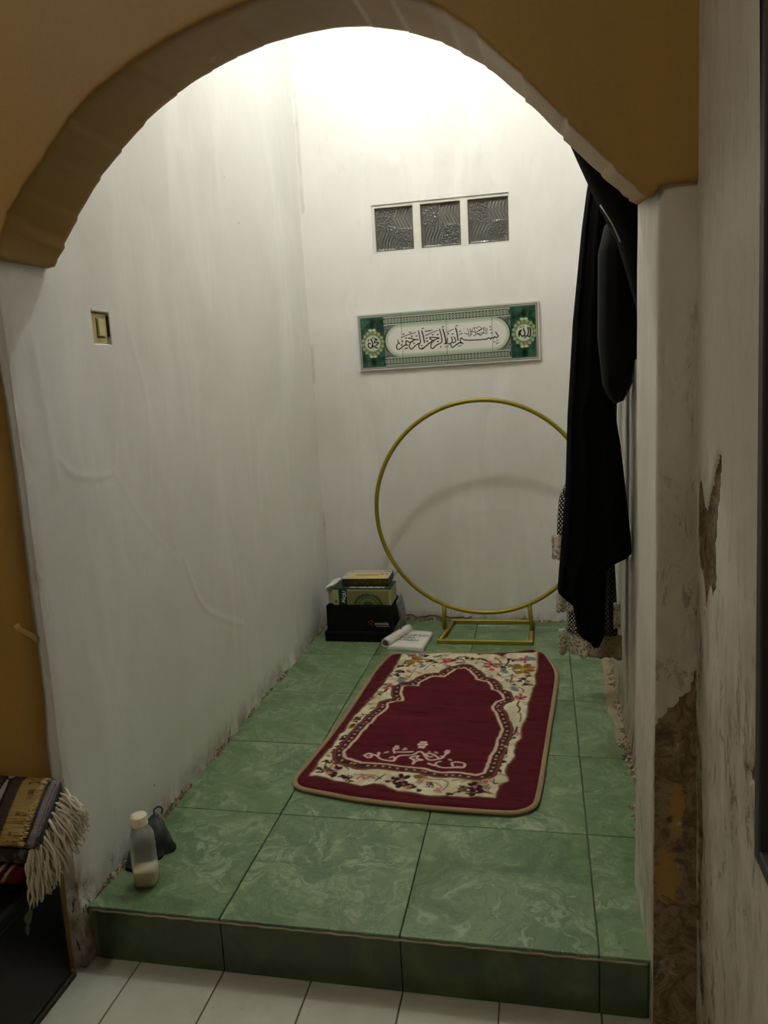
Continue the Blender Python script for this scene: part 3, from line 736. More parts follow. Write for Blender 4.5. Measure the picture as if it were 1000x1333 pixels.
# ---- broken plaster along the foot of the walls
def rubble_mat():
    m = NT('broken_plaster')
    a = m.noise(60, 6, 0.75, 1.0)
    m.base(m.ramp(a, [(0.36, s2l((58, 46, 32))), (0.48, s2l((104, 90, 64))), (0.54, s2l((162, 150, 122))), (0.66, s2l((200, 192, 168)))]))
    m.rough(0.95); m.bump(a, 0.7, 0.006)
    return m.m
MAT['rubble'] = rubble_mat()
def rubble(name, parent, n, pos, hmax, wmax, seed, cover=0.3):
    t = np.linspace(0, 1, n)
    big = np.clip((vnoise(t, t * 0, 14, seed) - cover) * 2.2, 0, 1)
    h = 0.003 + hmax * big * vnoise(t, t * 0, 90, seed + 1); w = 0.004 + wmax * big * (0.4 + vnoise(t, t * 0 + 5, 70, seed + 2))
    rows = []
    for k, (a, b) in enumerate([(0.0, 1.0), (0.25, 0.85), (0.45, 0.6), (0.7, 0.42), (0.85, 0.2), (1.0, -0.15)]):
        j = (vnoise(t, t * 0 + k, 160, seed + 3 + k) - 0.5)
        rows.append((w * a * (1 + 0.5 * j), h * b * (1 + 0.8 * j)))
    P = np.stack([pos(t, ww, hh) for ww, hh in rows], 0)
    o = link(name, grid_mesh(P), MAT['rubble'], parent)
    o['kind'] = 'stuff'
    return o
rubble('broken_plaster', wl, 620, lambda t, w, h: np.stack([XL - 0.004 + w, 0.0 + 2.05 * t, h], -1), 0.036, 0.013, 91, 0.36)
rubble('broken_plaster', wb, 300, lambda t, w, h: np.stack([XL + 1.26 * t, YB - 0.002 - w, h], -1), 0.020, 0.014, 95)
rubble('broken_plaster', wr, 500, lambda t, w, h: np.stack([XR + 0.001 - w * 2.0, 0.23 + 1.82 * t, h * 0.5], -1), 0.030, 0.016, 99, 0.1)

tube('broken_edge', [(0.44 + 0.33 * k / 40, YB - 0.010 - 0.006 * math.sin(k * 0.9), 0.018 + 0.010 * math.exp(-((k - 17) / 3.0) ** 2) + 0.012 * math.exp(-((k - 3) / 4.0) ** 2) + 0.002 * math.sin(k * 1.3)) for k in range(41)], 0.0032, simple('brown_edge', (92, 70, 48), 0.9, bump=0.4), wb, sides=6)

# hardened mortar smeared over the tiles at the foot of the right wall
Xs, Ys = np.meshgrid(np.linspace(XR - 0.085, XR - 0.002, 26), np.linspace(0.80, 1.80, 220), indexing='ij')
wd_ = 0.018 + 0.055 * vnoise(Ys, Ys * 0, 5, 301) * smooth(0.80, 0.95, Ys)
sm0 = (XR - Xs) < wd_ * (0.7 + 0.6 * vnoise(Xs, Ys, 40, 302))
Zs0 = 0.0008 + 0.003 * smooth(0, 0.02, wd_ - (XR - Xs)) * (0.4 + vnoise(Xs, Ys, 60, 303))
sm1 = link('mortar_smear', grid_mesh(np.stack([Xs, Ys, Zs0], -1), mask=(sm0[:-1, :-1] & sm0[1:, 1:])), simple('mortar_smear', (150, 136, 108), 0.95, bump=0.5, bscale=150, var=0.3), wr)

# ---- glass block opening
w1 = thing('window_1', None, None, (0, 0, 0)); w1['kind'] = 'structure'
bm = bmesh.new()
fy0, fy1 = YB + 0.004, YB + 0.09
xs_ = [(GW[0] - 0.002, 0.400), (0.570, 0.603), (0.776, 0.808), (0.980, GW[1] + 0.002)]
for a, b in xs_: box_bm(bm, a, b, fy0, fy1, GW[2] - 0.002, GW[3] + 0.002, 0.0015, 1)
for a, b in ((0.400, 0.570), (0.603, 0.776), (0.808, 0.980)):
    box_bm(bm, a - 0.001, b + 0.001, fy0 + 0.001, fy1, GW[3] - 0.013, GW[3] + 0.002); box_bm(bm, a - 0.001, b + 0.001, fy0 + 0.001, fy1, GW[2] - 0.002, GW[2] + 0.008)
bm_obj('mortar_frame', bm, simple('white_mortar', (224, 224, 214), 0.8, bump=0.3), w1)
def glass_mat():
    m = NT('block_glass')
    m.base((0.085, 0.09, 0.082)); m.rough(0.13)
    m.put(Specular_IOR_Level=0.8, Coat_Weight=0.5, Coat_Roughness=0.08)
    m.bump(m.noise(60, 3), 0.15, 0.003)
    return m.m
MAT['glass'] = glass_mat()
def glass_block(x0, x1, z0, z1, seed):
    n = 110
    U, V = np.meshgrid(np.linspace(0, 1, n), np.linspace(0, 1, n), indexing='ij')
    edge = np.minimum(np.minimum(U, 1 - U), np.minimum(V, 1 - V))
    A = smooth(0.42, 0.58, vnoise(U, V, 1.0, 3) * 0.0 + ((U - 0.5) * (V - 0.5) * 9 + 0.5))       # wave quadrants
    wave = 0.5 + 0.5 * np.sin(2 * math.pi * (U * 12 + 0.7 * np.sin(V * 10)))
    vx = vnoise(U, V, 11, seed); fl_ = smooth(0.42, 0.72, np.abs(np.sin(vx * 22)))
    h = A * wave * 0.0022 + (1 - A) * fl_ * 0.0045
    h = h * smooth(0.02, 0.08, edge) + 0.004 * smooth(0.07, 0.03, edge)
    P = np.stack([x0 + U * (x1 - x0), YB + 0.022 - h - 0.004 * np.sin(U * math.pi) * np.sin(V * math.pi), z0 + V * (z1 - z0)], -1)
    Pp = np.pad(P, ((1, 1), (1, 1), (0, 0)), mode='edge')
    for s in (Pp[0], Pp[-1], Pp[:, 0], Pp[:, -1]): s[..., 1] = YB + 0.09
    return grid_mesh(Pp)
for k, (a, b) in enumerate(((0.400, 0.570), (0.603, 0.776), (0.808, 0.980))):
    link('glass_block', glass_block(a, b, GW[2] + 0.008, GW[3] - 0.013, 5 + k), MAT['glass'], w1)
box('backing', (GW[0] - 0.01, GW[1] + 0.01, YB + 0.088, YB + 0.1, GW[2] - 0.01, GW[3] + 0.01), MAT['black_matte'], w1)

# ---- dark window in the right wall, beside the camera
w2 = thing('window_2', None, None, (0, 0, 0)); w2['kind'] = 'structure'
dk = simple('dark_grey_frame', (58, 60, 58), 0.5)
bm = bmesh.new()
for b_ in ((-0.412, -0.390), (-1.304, -1.275)): box_bm(bm, XR - 0.002, XR + 0.05, b_[0], b_[1], 0.485, 2.155, 0.002, 1)
for z_ in ((0.485, 0.507), (2.125, 2.155)): box_bm(bm, XR - 0.002, XR + 0.05, -1.275, -0.412, z_[0], z_[1], 0.002, 1)
def lean(bm):
    for v in bm.verts: v.co.x += float(xright(np.array(v.co.y), np.array(v.co.z))) - XR
lean(bm)
bm_obj('window_frame', bm, dk, w2)
gl = NT('dark_window_glass'); gl.base((0.012, 0.013, 0.014)); gl.rough(0.12)
bm = bmesh.new(); box_bm(bm, XR + 0.012, XR + 0.018, -1.28, -0.408, 0.503, 2.13); lean(bm)
bm_obj('pane', bm, gl.m, w2)

# ================================================================== THINGS
# ---- lamp in the alcove, above the arch and out of the picture
def bulb(name, label, pos, emit, colr):
    t = thing(name, label, 'lamp', pos)
    m = NT(name + '_glow')
    m.base((0.9, 0.9, 0.9)); m.put(Emission_Color=colr + (1,), Emission_Strength=emit)
    bm = bmesh.new(); lathe_bm(bm, [(0.006, -0.046), (0.020, -0.042), (0.031, -0.026), (0.034, -0.006), (0.030, 0.014), (0.020, 0.032), (0.015, 0.044)], 14)
    bm_obj('bulb', bm, m.m, t)
    bm = bmesh.new(); lathe_bm(bm, [(0.016, 0.044), (0.021, 0.046), (0.021, 0.085), (0.012, 0.095)], 16)
    bm_obj('socket', bm, MAT['cap'], t)
    h = CZ - pos[2]
    bm = bmesh.new(); lathe_bm(bm, [(0.004, 0.094), (0.004, h - 0.02)], 8); bm_obj('cord', bm, MAT['black_matte'], t)
    bm = bmesh.new(); lathe_bm(bm, [(0.012, h - 0.02), (0.045, h - 0.008), (0.045, h)], 24); bm_obj('ceiling_rose', bm, MAT['cap'], t)
bulb('ceiling_lamp', 'bare bulb hanging from the ceiling inside the alcove, above the arch opening', BULB, BULB_EMIT, BULB_COL)
bulb('ceiling_lamp', 'bare bulb hanging from the ceiling of the outer room, behind the viewer', ROOM_BULB, ROOM_EMIT, ROOM_COL)

# ---- broken light switch set into the left wall
sw = thing('light_switch', 'broken cream light switch sunk in a rough hole in the left white wall', 'light switch', (XL - 0.006, 0.319, 1.2935))
bm = bmesh.new(); box_bm(bm, -0.024, -0.018, -0.048, 0.048, -0.045, 0.045)
bm_obj('wall_box', bm, simple('recess_cement', (150, 138, 104), 0.9, bump=0.4), sw)
bm = bmesh.new()
for a, b, c, d in ((-0.046, -0.036, -0.044, 0.044), (0.036, 0.046, -0.044, 0.044), (-0.038, 0.038, -0.044, -0.038), (-0.038, 0.038, 0.036, 0.044)):
    box_bm(bm, -0.018, 0.003 if a > 0 or c > 0 else 0.001, a, b, c, d, 0.002, 1)
bm_obj('hole_edge', bm, MAT['wall'], sw)
bm = bmesh.new(); box_bm(bm, -0.018, -0.004, -0.034, 0.034, -0.038, 0.034, 0.003, 2)
bm_obj('plate', bm, simple('aged_cream_plastic', (206, 192, 134), 0.5, var=0.2, bscale=300), sw)
bm = bmesh.new(); box_bm(bm, -0.006, 0.0015, -0.010, 0.016, -0.020, 0.020, 0.002, 2)
bm_obj('rocker', bm, simple('rocker_cream', (220, 206, 150), 0.45), sw)
bm = bmesh.new(); box_bm(bm, -0.0045, -0.0035, -0.014, 0.020, -0.0235, -0.021); box_bm(bm, -0.0045, -0.0035, -0.0135, -0.011, -0.022, 0.022); box_bm(bm, -0.0095, -0.0085, 0.034, 0.0365, -0.03, 0.032); box_bm(bm, -0.014, 0.001, 0.0345, 0.0365, -0.02, 0.03)
bm_obj('gap', bm, simple('dark_gap', (74, 62, 34), 0.9), sw)  # thin dark strips beside the rocker and the plate edge

# ---- calligraphy board of four tiles
BW, BH = 0.802, 0.247
bd = thing('calligraphy_board', 'green and white tile board with black Arabic calligraphy on the back wall', 'wall art', (0.302, YB - 0.003, 1.176), 0)
bd.rotation_euler = (0, -0.010, 0)
def board_colors(X, Y):
    p = Painter(X, Y, (206, 206, 198))
    aa = 0.0022
    def rect(x0, x1, y0, y1, col, a=aa):
        d = np.maximum(np.maximum(x0 - X, X - x1), np.maximum(y0 - Y, Y - y1)); p.field(d, col, a)
    rect(0.0065, BW - 0.0085, 0.0065, BH - 0.0065, (40, 48, 44)); rect(0.0095, BW - 0.0115, 0.0095, BH - 0.0095, (190, 194, 182))
    rect(0.013, BW - 0.015, 0.013, BH - 0.013, (36, 52, 44)); rect(0.0155, BW - 0.0175, 0.0155, BH - 0.0155, (122, 142, 122))
    # ornamental bands
    for cy in (0.2115, 0.0345):
        rect(0.12, 0.678, cy - 0.0175, cy + 0.0175, (196, 204, 190))
        rect(0.12, 0.678, cy - 0.0135, cy + 0.0135, (34, 62, 48))
        for k in range(int(0.558 / 0.0145)):
            cx = 0.127 + k * 0.0145
            a1 = np.hypot(X - cx, Y - cy)
            p.field(np.abs(a1 - 0.0065) - 0.0012, (192, 202, 184), 0.002)
            p.disc(cx, cy, 0.002, 0.002, (200, 208, 190), 0.002)
            p.disc(cx + 0.0072, cy + 0.009, 0.003, 0.002, (176, 190, 170), 0.002); p.disc(cx + 0.0072, cy - 0.009, 0.003, 0.002, (176, 190, 170), 0.002)
    # corners and oval
    rect(0.12, 0.678, 0.053, 0.193, (122, 128, 122))
    sp = vnoise(X, Y, 150, 7, 2)
    dcap = np.hypot(np.maximum(np.abs(X - 0.399) - 0.205, 0), Y - 0.123) - 0.0705
    dd = np.maximum(np.maximum(0.12 - X, X - 0.678), np.maximum(0.053 - Y, Y - 0.193))
    p.mix(np.clip(0.5 - dd / aa, 0, 1) * (sp > 0.55) * 0.7, (66, 72, 68))
    dsh = np.hypot(np.maximum(np.abs(X - 0.399) - 0.205, 0) / 1.08, Y - 0.123) - 0.0700
    m_ = smooth(0.60, 0.66, np.abs(X - 0.399) / 0.32)
    p.mix(np.clip(0.5 - dsh / aa, 0, 1) * m_, (18, 24, 20))
    p.field(dcap + 0.0005, (166, 190, 162), aa); p.field(dcap + 0.004, (206, 214, 196), 0.004); p.field(dcap + 0.006, (176, 200, 170), 0.003)
    p.field(dcap + 0.012, (232, 232, 224), 0.010)
    g = smooth(0.24, 0.36, np.abs(X - 0.399)) * np.clip(0.5 - (dcap + 0.008) / 0.004, 0, 1) * 0.5
    p.mix(g, (190, 206, 176))
    # green panels
    mott = vnoise(X, Y, 42, 9, 4)
    for x0, x1, cx in ((0.0165, 0.1205, 0.066), (0.6785, 0.7835, 0.7355)):
        rect(x0, x1, 0.0165, BH - 0.0165, (42, 76, 60))
        ins = np.clip(0.5 - np.maximum(np.maximum(x0 - X, X - x1), np.maximum(0.0165 - Y, Y - BH + 0.0165)) / aa, 0, 1)
        p.mix(ins * smooth(0.5, 0.7, mott) * 0.6, (70, 116, 92)); p.mix(ins * smooth(0.45, 0.3, mott) * 0.7, (18, 44, 32))
        for cyy in (0.200, 0.036): p.disc(cx, cyy, 0.012, 0.018, (18, 42, 32), 0.01)
        cy = 0.1195
        p.disc(cx, cy, 0.048, 0.052, (118, 138, 100), 0.004)
        for k in range(16):
            a = 2 * math.pi * k / 16 + 0.1
            p.disc(cx + 0.046 * math.cos(a), cy + 0.050 * math.sin(a), 0.0068, 0.0068, (158, 172, 132), 0.005)
            p.disc(cx + 0.040 * math.cos(a + 0.2), cy + 0.044 * math.sin(a + 0.2), 0.004, 0.004, (104, 112, 62), 0.003)
        for sy in (1, -1):
            for sx in (-1, 1): p.disc(cx + sx * 0.0085, cy + sy * 0.058, 0.008, 0.005, (204, 212, 186), 0.003)
            p.disc(cx, cy + sy * 0.048, 0.005, 0.006, (140, 130, 70), 0.004)
        p.field(np.abs(np.hypot(X - cx, Y - cy) - 0.0325) - 0.003, (186, 200, 172), 0.003)
        p.disc(cx, cy, 0.031, 0.031, (206, 214, 198), 0.003)
    for w, pts in DATA['calli']:
        P_ = [(a / 1000.0 + 0.001, b / 1000.0 + 0.004) for a, b in pts]
        p.stroke(curve_pts(P_, 4), w * 0.00088 + 0.0006, (26, 28, 28), 0.0018)
    return p.c
for k in range(4):
    x0 = 0.2 * k + (0.0 if k == 0 else 0.0008); x1 = 0.2 * (k + 1) - 0.0008 if k < 3 else BW
    X, Y = np.meshgrid(np.linspace(x0, x1, 150), np.linspace(0, BH, 185), indexing='ij')
    C_ = board_colors(X, Y)
    P = np.stack([X, X * 0 - 0.010, Y], -1)
    Pp = np.pad(P, ((1, 1), (1, 1), (0, 0)), mode='edge'); Cp = np.pad(C_, ((1, 1), (1, 1), (0, 0)), mode='edge')
    Pp[:, :, 1] = 0.0
    Pp[1:-1, 1:-1] = P
    o = link('tile', grid_mesh(Pp, colors=Cp), MAT['board_print'], bd)
    o.data.polygons.foreach_set('use_smooth', [False] * len(o.data.polygons))

# ---- prayer rug on the platform
RO, RT = (0.382, 0.516), math.radians(-4.6)
rug = thing('prayer_rug', 'dark red prayer rug with cream floral border and mihrab arch, on the green tiles', 'rug', (RO[0], RO[1], 0), RT)
ROUT = [(0, 60), (8, 34), (28, 12), (59, 1), (140, -10), (225, -20), (419, -21), (610, -8), (655, 6), (682, 34), (692, 75), (694, 214), (693, 500), (692, 862), (684, 985), (658, 1073), (625, 1130), (590, 1162), (560, 1166), (430, 1142), (292, 1124), (130, 1100), (40, 1087), (14, 1074), (0, 1040), (-4, 952), (-4, 850), (4, 640), (10, 395), (6, 200)]
ROUTm = [(a / 1000.0, b / 1000.0) for a, b in curve_pts(ROUT + [ROUT[0]], 4)[:-1]]
def rug_h(X, Y):
    d = segdist(X, Y, ROUTm, True)
    h = 0.008 + 0.011 * (vnoise(X, Y, 7, 101, 3, 0.45, 1.4) - 0.35) + 0.0085 * (vnoise(X, Y, 24, 102, 2, 0.35, 1.3) - 0.5)
    fold = 0.006 * np.exp(-((Y - 0.72 - 0.05 * X) / 0.02) ** 2) + 0.005 * np.exp(-((Y - 0.60 + 0.08 * X) / 0.025) ** 2)
    h = h + fold * smooth(0.06, 0.2, d)
    lift = 0.014 * smooth(0.35, 0.65, X) * smooth(1.0, 1.15, Y) + 0.006 * np.exp(-((Y - 1.10) / 0.02) ** 2) * smooth(0.1, 0.3, X)
    h = h + lift + 0.006 * np.exp(-((X - 0.16) / 0.05) ** 2) * smooth(0.07, 0.0, Y)
    return 0.004 + h * smooth(-0.004, 0.018, d) + lift * 0.3
def rug_colors(X, Y):
    aa = 0.003
    W = (84, 7, 24)
    p = Painter(X, Y, W)
    jx = (vnoise(X, Y, 60, 111, 2) - 0.5) * 0.004; jy = (vnoise(X, Y, 60, 112, 2) - 0.5) * 0.004
    p.x = X + jx; p.y = Y + jy
    outer = [(a / 1000.0, b / 1000.0) for a, b in DATA['outer']]; inner = [(a / 1000.0, b / 1000.0) for a, b in DATA['inner']]
    do = segdist(p.x, p.y, outer, True) * np.where(inpoly(p.x, p.y, outer), -1, 1)
    di = segdist(p.x, p.y, inner, True) * np.where(inpoly(p.x, p.y, inner), -1, 1)
    C_OL = {'m': (60, 8, 22), 'g': (140, 108, 16), 'b': (122, 138, 144), 'o': (112, 98, 40), 'p': (182, 98, 98), 'w': (206, 176, 160)}
    p.field(do - 0.006, (112, 84, 40), 0.006)
    p.field(do, (204, 192, 156), 0.006)
    cream = vnoise(X, Y, 30, 115, 3)
    ins = np.clip(0.5 - do / aa, 0, 1)
    p.mix(ins * smooth(0.35, 0.65, cream), (222, 214, 184)); p.mix(ins * smooth(0.62, 0.75, vnoise(X, Y, 45, 116)) * 0.35, (160, 142, 98))
    for c, x, y, r in DATA['blobs']:
        x, y, r = x / 1000.0, y / 1000.0, r / 1000.0 * 1.85
        if c in 'FPMW':
            big = {'F': 'g', 'P': 'p', 'M': 'm', 'W': 'w'}[c]
            n = {'F': 7, 'P': 6, 'M': 5, 'W': 5}[c]
            rs = random.Random(int(x * 9999))
            for k in range(n):
                a = 2 * math.pi * k / n + rs.random()
                p.disc(x + 0.58 * r * math.cos(a), y + 0.8 * r * math.sin(a), r * 0.46, r * 0.30, C_OL[big], aa, a)
                if c in 'FP': p.stroke([(x, y), (x + r * 0.8 * math.cos(a), y + r * math.sin(a))], 0.0025, (96, 40, 30), aa)
            p.disc(x, y, r * 0.26, r * 0.28, {'F': (178, 150, 60), 'P': (120, 30, 40), 'M': (176, 108, 104), 'W': (100, 20, 34)}[c], aa)
        elif c == 'R':
            p.disc(x, y, r, r * 1.2, (150, 138, 100), aa); p.disc(x, y, r * 0.82, r * 1.0, (200, 192, 156), aa)
        else:
            rs = random.Random(int(x * 9999 + y * 777))
            a = rs.uniform(0, 3.14)
            p.disc(x, y, r * 1.1, r * 0.62, C_OL[c], aa, a)
            if c in 'bg': p.stroke([(x - r * math.cos(a), y - r * math.sin(a)), (x + r * math.cos(a), y + r * math.sin(a))], 0.002, (90, 84, 50), aa)
            if c == 'm': p.disc(x + r * 0.9 * math.cos(a + 1.2), y + r * 0.9 * math.sin(a + 1.2), r * 0.55, r * 0.35, C_OL[c], aa, a + 1)
    for c, w, pts in DATA['strokes']:
        if c != 'w': p.stroke(curve_pts([(a / 1000.0, b / 1000.0) for a, b in pts], 4), w * 0.0013, C_OL[c], aa)
    # twigs with leaf pairs filling the cream band between the larger flowers
    ro = random.Random(21)
    for k in range(150):
        x = ro.uniform(0.03, 0.66); y = ro.uniform(0.03, 1.12)
        q = np.array([x]), np.array([y])
        if not inpoly(*q, outer)[0] or inpoly(*q, inner)[0]: continue
        if segdist(*q, inner, True)[0] < 0.05 or segdist(*q, outer, True)[0] < 0.012: continue
        a = ro.uniform(0, 6.28); c_ = ro.choice('mmoopgb' if y > 0.75 else 'mmop')
        p.stroke(curve_pts([(x, y), (x + 0.012 * math.cos(a), y + 0.012 * math.sin(a)), (x + 0.024 * math.cos(a + 0.7), y + 0.024 * math.sin(a + 0.7))], 3), 0.0026, C_OL['o' if c_ in 'pgb' else c_], aa)
        for s_ in (0.4, 1.0):
            for d_ in (-0.9, 0.9):
                p.disc(x + 0.018 * s_ * math.cos(a + 0.3) + 0.006 * math.cos(a + d_ + 0.4), y + 0.018 * s_ * math.sin(a + 0.3) + 0.006 * math.sin(a + d_ + 0.4), 0.0062, 0.0030, C_OL[c_], aa, a + d_ * 0.6)
    # small repeated leaves up the sides of the border
    rs = random.Random(8)
    for k in range(30):
        y = 0.12 + 0.86 * k / 30
        for side in (0, 1):
            x = (0.075 + 0.02 * math.sin(k)) if side == 0 else (0.598 + 0.015 * math.sin(k * 1.3))
            if side == 0:
                p.disc(x, y, 0.009, 0.005, C_OL['m' if k % 3 else 'o'], aa, rs.uniform(0, 3))
                p.stroke([(x - 0.012, y - 0.012), (x, y + 0.004), (x + 0.012, y + 0.014)], 0.003, C_OL['o' if k % 2 else 'm'], aa)
    # arch band following the niche
    per = vnoise(X, Y, 1, 1) * 0
    p.field(di - 0.043, (78, 22, 26), aa)
    p.field(di - 0.040, (120, 62, 50), aa)
    p.field(di - 0.033, (70, 30, 26), aa)
    p.field(di - 0.0115, (58, 12, 18), aa)
    # chain of light dots along the band
    n = len(inner)
    acc = 0.0
    for i in range(n):
        a, b = np.array(inner[i]), np.array(inner[(i + 1) % n])
        L = float(np.hypot(*(b - a)))
        if L < 1e-6: continue
        t = (b - a) / L; nr = np.array([-t[1], t[0]])
        m_ = (a + b) / 2 + nr * 0.02
        if bool(inpoly(np.array([m_[0]]), np.array([m_[1]]), inner)[0]): nr = -nr
        s = acc
        while s < L:
            q = a + t * s + nr * 0.0225
            p.disc(q[0], q[1], 0.0042, 0.0042, (196, 164, 140), 0.003)
            s += 0.024
        acc = s - L
    p.field(di - 0.0105, (214, 182, 156), aa)
    p.field(di - 0.001, W, 0.004)
    p.x, p.y = X, Y
    v = vnoise(X, Y, 9, 119, 4)
    ins2 = np.clip(0.5 - di / aa, 0, 1)
    p.mix(ins2 * smooth(0.45, 0.7, v) * 0.5, (98, 10, 30))
    for c, x, y, r in DATA['blobs']:
        if c in 'wW' and abs(x - 320) < 280 and 60 < y < 420:
            x, y, r = x / 1000.0, y / 1000.0, r / 1000.0
            if c == 'W':
                for k in range(6):
                    a = 2 * math.pi * k / 6
                    p.disc(x + 0.62 * r * math.cos(a), y + 0.9 * r * math.sin(a), r * 0.36, r * 0.36, (228, 196, 184), aa)
                p.disc(x, y, r * 0.25, r * 0.3, (228, 196, 184), aa)
            else:
                p.disc(x, y, r * 1.25, r * 0.7, (206, 168, 154), aa, 0.7 if x < 0.3 else -0.6)
    for c, w, pts in DATA['strokes']:
        if c == 'w': p.stroke(curve_pts([(a / 1000.0, b / 1000.0) for a, b in pts], 4), 0.0064, (224, 192, 180), aa)
    return p.c
X, Y = np.meshgrid(np.arange(-0.012, 0.705, 0.0027), np.arange(-0.03, 1.18, 0.0031), indexing='ij')
inside = inpoly(X, Y, ROUTm)
mk = inside[:-1, :-1] & inside[1:, :-1] & inside[:-1, 1:] & inside[1:, 1:]
link('pile', grid_mesh(np.stack([X, Y, rug_h(X, Y)], -1), colors=rug_colors(X, Y), mask=mk), MAT['rug_print'], rug)
oa = np.array(ROUTm)
bz = rug_h(oa[:, 0], oa[:, 1])
m = NT('beige_binding'); w_ = m.noise(420, 2)
m.base(m.mix(w_, s2l((112, 92, 62)), s2l((176, 150, 112)))); m.rough(0.9); m.bump(w_, 0.5, 0.003)
tube('binding', [(a, b, max(0.0065, float(z) * 0.4 + 0.006)) for (a, b), z in zip(ROUTm, bz)], 0.0072, m.m, rug, sides=10, closed=True, squash=(0.85, 1.1))

# ---- golden hoop stand
hs = thing('hoop_stand', 'gold metal ring stand on a rectangular foot, standing before the back wall', 'backdrop stand', (0.845, 1.905, 0))
t2 = 0.0085
def bar(b_, name='base_bar'): return box(name, b_, MAT['gold'], hs, 0.0012, 1)
bar((-0.198, 0.208, -0.155, -0.138, 0.001, 0.018)); bar((-0.168, 0.212, 0.122, 0.139, 0.001, 0.018))
for x0, x1 in ((-0.1895, -0.1595), (0.1995, 0.2035)):
    bm = bmesh.new()
    a, b = Vector((x0, -0.1385, 0.0095)), Vector((x1, 0.1225, 0.0095))
    tube_bm(bm, [a, b], 0.0118, 4)
    for v in bm.verts: v.co.z = 0.0178 if v.co.z > 0.012 else (0.0012 if v.co.z < 0.006 else v.co.z)
    bm_obj('base_bar', bm, MAT['gold'], hs)
for x, xt in ((-0.184, -0.181), (0.203, 0.194)):
    tube('upright', [(x, 0, 0.016), ((x + xt) / 2, 0, 0.07), (xt, 0, 0.137)], 0.0098, MAT['gold'], hs, sides=8)
ringp = [(0.4675 * math.cos(a), 0, 0.561 + 0.4675 * math.sin(a)) for a in np.linspace(0, 2 * math.pi, 129)[:-1]]
tube('ring', ringp, 0.0096, MAT['gold'], hs, sides=12, closed=True)

# ---- box, books and papers in the corner
BX0, BX1, BY = 0.152, 0.462, 1.758
bb = thing('storage_box', 'low black box lying flat in the back left corner of the platform', 'box', (0.288, BY + 0.11, 0))
box('body', (-0.143, 0.134, -0.114, 0.11, 0.0, 0.046), MAT['black_matte'], bb, 0.004)
box('lid_lip', (-0.1445, 0.1355, -0.1155, 0.1115, 0.034, 0.040), MAT['black_plastic'], bb, 0.001)
oz = thing('desk_organizer', 'black open box with red and white logo, standing on the low black box', 'box', (0.305, BY + 0.10, 0.046))
bm = bmesh.new()
box_bm(bm, -0.148, 0.146, -0.098, -0.093, 0.0, 0.116, 0.001, 1); box_bm(bm, -0.148, 0.146, 0.075, 0.08, 0.0, 0.116, 0.001, 1)
for sx in (-0.148, 0.141): box_bm(bm, sx, sx + 0.005, -0.093, 0.075, 0.0, 0.116)
box_bm(bm, -0.143, 0.141, -0.093, 0.075, 0.0, 0.004)
bm_obj('body', bm, MAT['black_matte'], oz)
def place_text(s, size, mat, parent, name, loc, rot, **k):
    o = link(name, text_mesh(s, size, **k), mat, parent)
    o.location = loc; o.rotation_euler = rot
    return o
place_text('evonola', 0.0195, MAT['ink_white'], oz, 'lettering', (0.100, -0.0985, 0.038), (math.pi / 2, 0, 0), spacing=1.0)
box('underline', (0.075, 0.135, -0.0988, -0.098, 0.0255, 0.0268), MAT['ink_white'], oz)
bm = bmesh.new()
for a in (0.3, 1.2, 2.1, 3.0, 4.2, 5.2):
    vs_ = [bm.verts.new((0.052 + r_ * math.cos(a + d_), -0.0985, 0.042 + r_ * math.sin(a + d_))) for r_, d_ in ((0.003, 0), (0.010, -0.35), (0.014, 0), (0.010, 0.35))]
    bm.faces.new(vs_)
bm_obj('logo', bm, MAT['ink_red'], oz)

def book(name, label, loc, w, d, h, rz, cover, page, group=None, cat='book', tilt=0.0):
    t = thing(name, label, cat, loc, rz, group)
    t.rotation_euler = (tilt, 0, rz)
    box('pages', (-w / 2 + 0.003, w / 2 - 0.003, -d / 2 + 0.003, d / 2 - 0.003, 0.002, h - 0.002), page, t)
    return t
def painted_box(name, w, d, h, paint_front, paint_top, mat, parent, n=90):
    """closed box whose front (-y) and top faces carry print"""
    k1 = max(8, int(n * h / w)); k2 = max(8, int(n * d / w))
    xs = np.linspace(-w / 2, w / 2, n)
    zz = np.concatenate([np.linspace(0, h, k1), np.full(k2, h)]); yy = np.concatenate([np.full(k1, -d / 2), np.linspace(-d / 2, d / 2, k2)])
    part = np.concatenate([np.zeros(k1), np.ones(k2)])
    X = xs[:, None] + 0 * zz[None]; Y = yy[None] + 0 * X; Z = zz[None] + 0 * X
    C1 = paint_front(X, Z); C2 = paint_top(X, Y)
    C_ = np.where(part[None, :, None] == 0, C1, C2)
    P = np.stack([X, Y, Z], -1)
    Pp = np.pad(P, ((1, 1), (1, 1), (0, 0)), mode='edge'); Cp = np.pad(C_, ((1, 1), (1, 1), (0, 0)), mode='edge')
    Pp[:, 0] = np.stack([Pp[:, 0, 0], Pp[:, 0, 0] * 0 + d / 2, Pp[:, 0, 0] * 0], -1)      # underside
    Pp[:, -1] = np.stack([Pp[:, -1, 0], Pp[:, -1, 0] * 0 + d / 2, Pp[:, -1, 0] * 0], -1)   # back
    Pp[0, :, 1] = d / 2; Pp[-1, :, 1] = d / 2
    Pp[0, :, 2] = np.clip(Pp[0, :, 2], 0, h); Pp[-1, :, 2] = np.clip(Pp[-1, :, 2], 0, h)
    o = link(name, grid_mesh(Pp, colors=Cp), mat, parent)
    o.data.polygons.foreach_set('use_smooth', [False] * len(o.data.polygons))
    return o
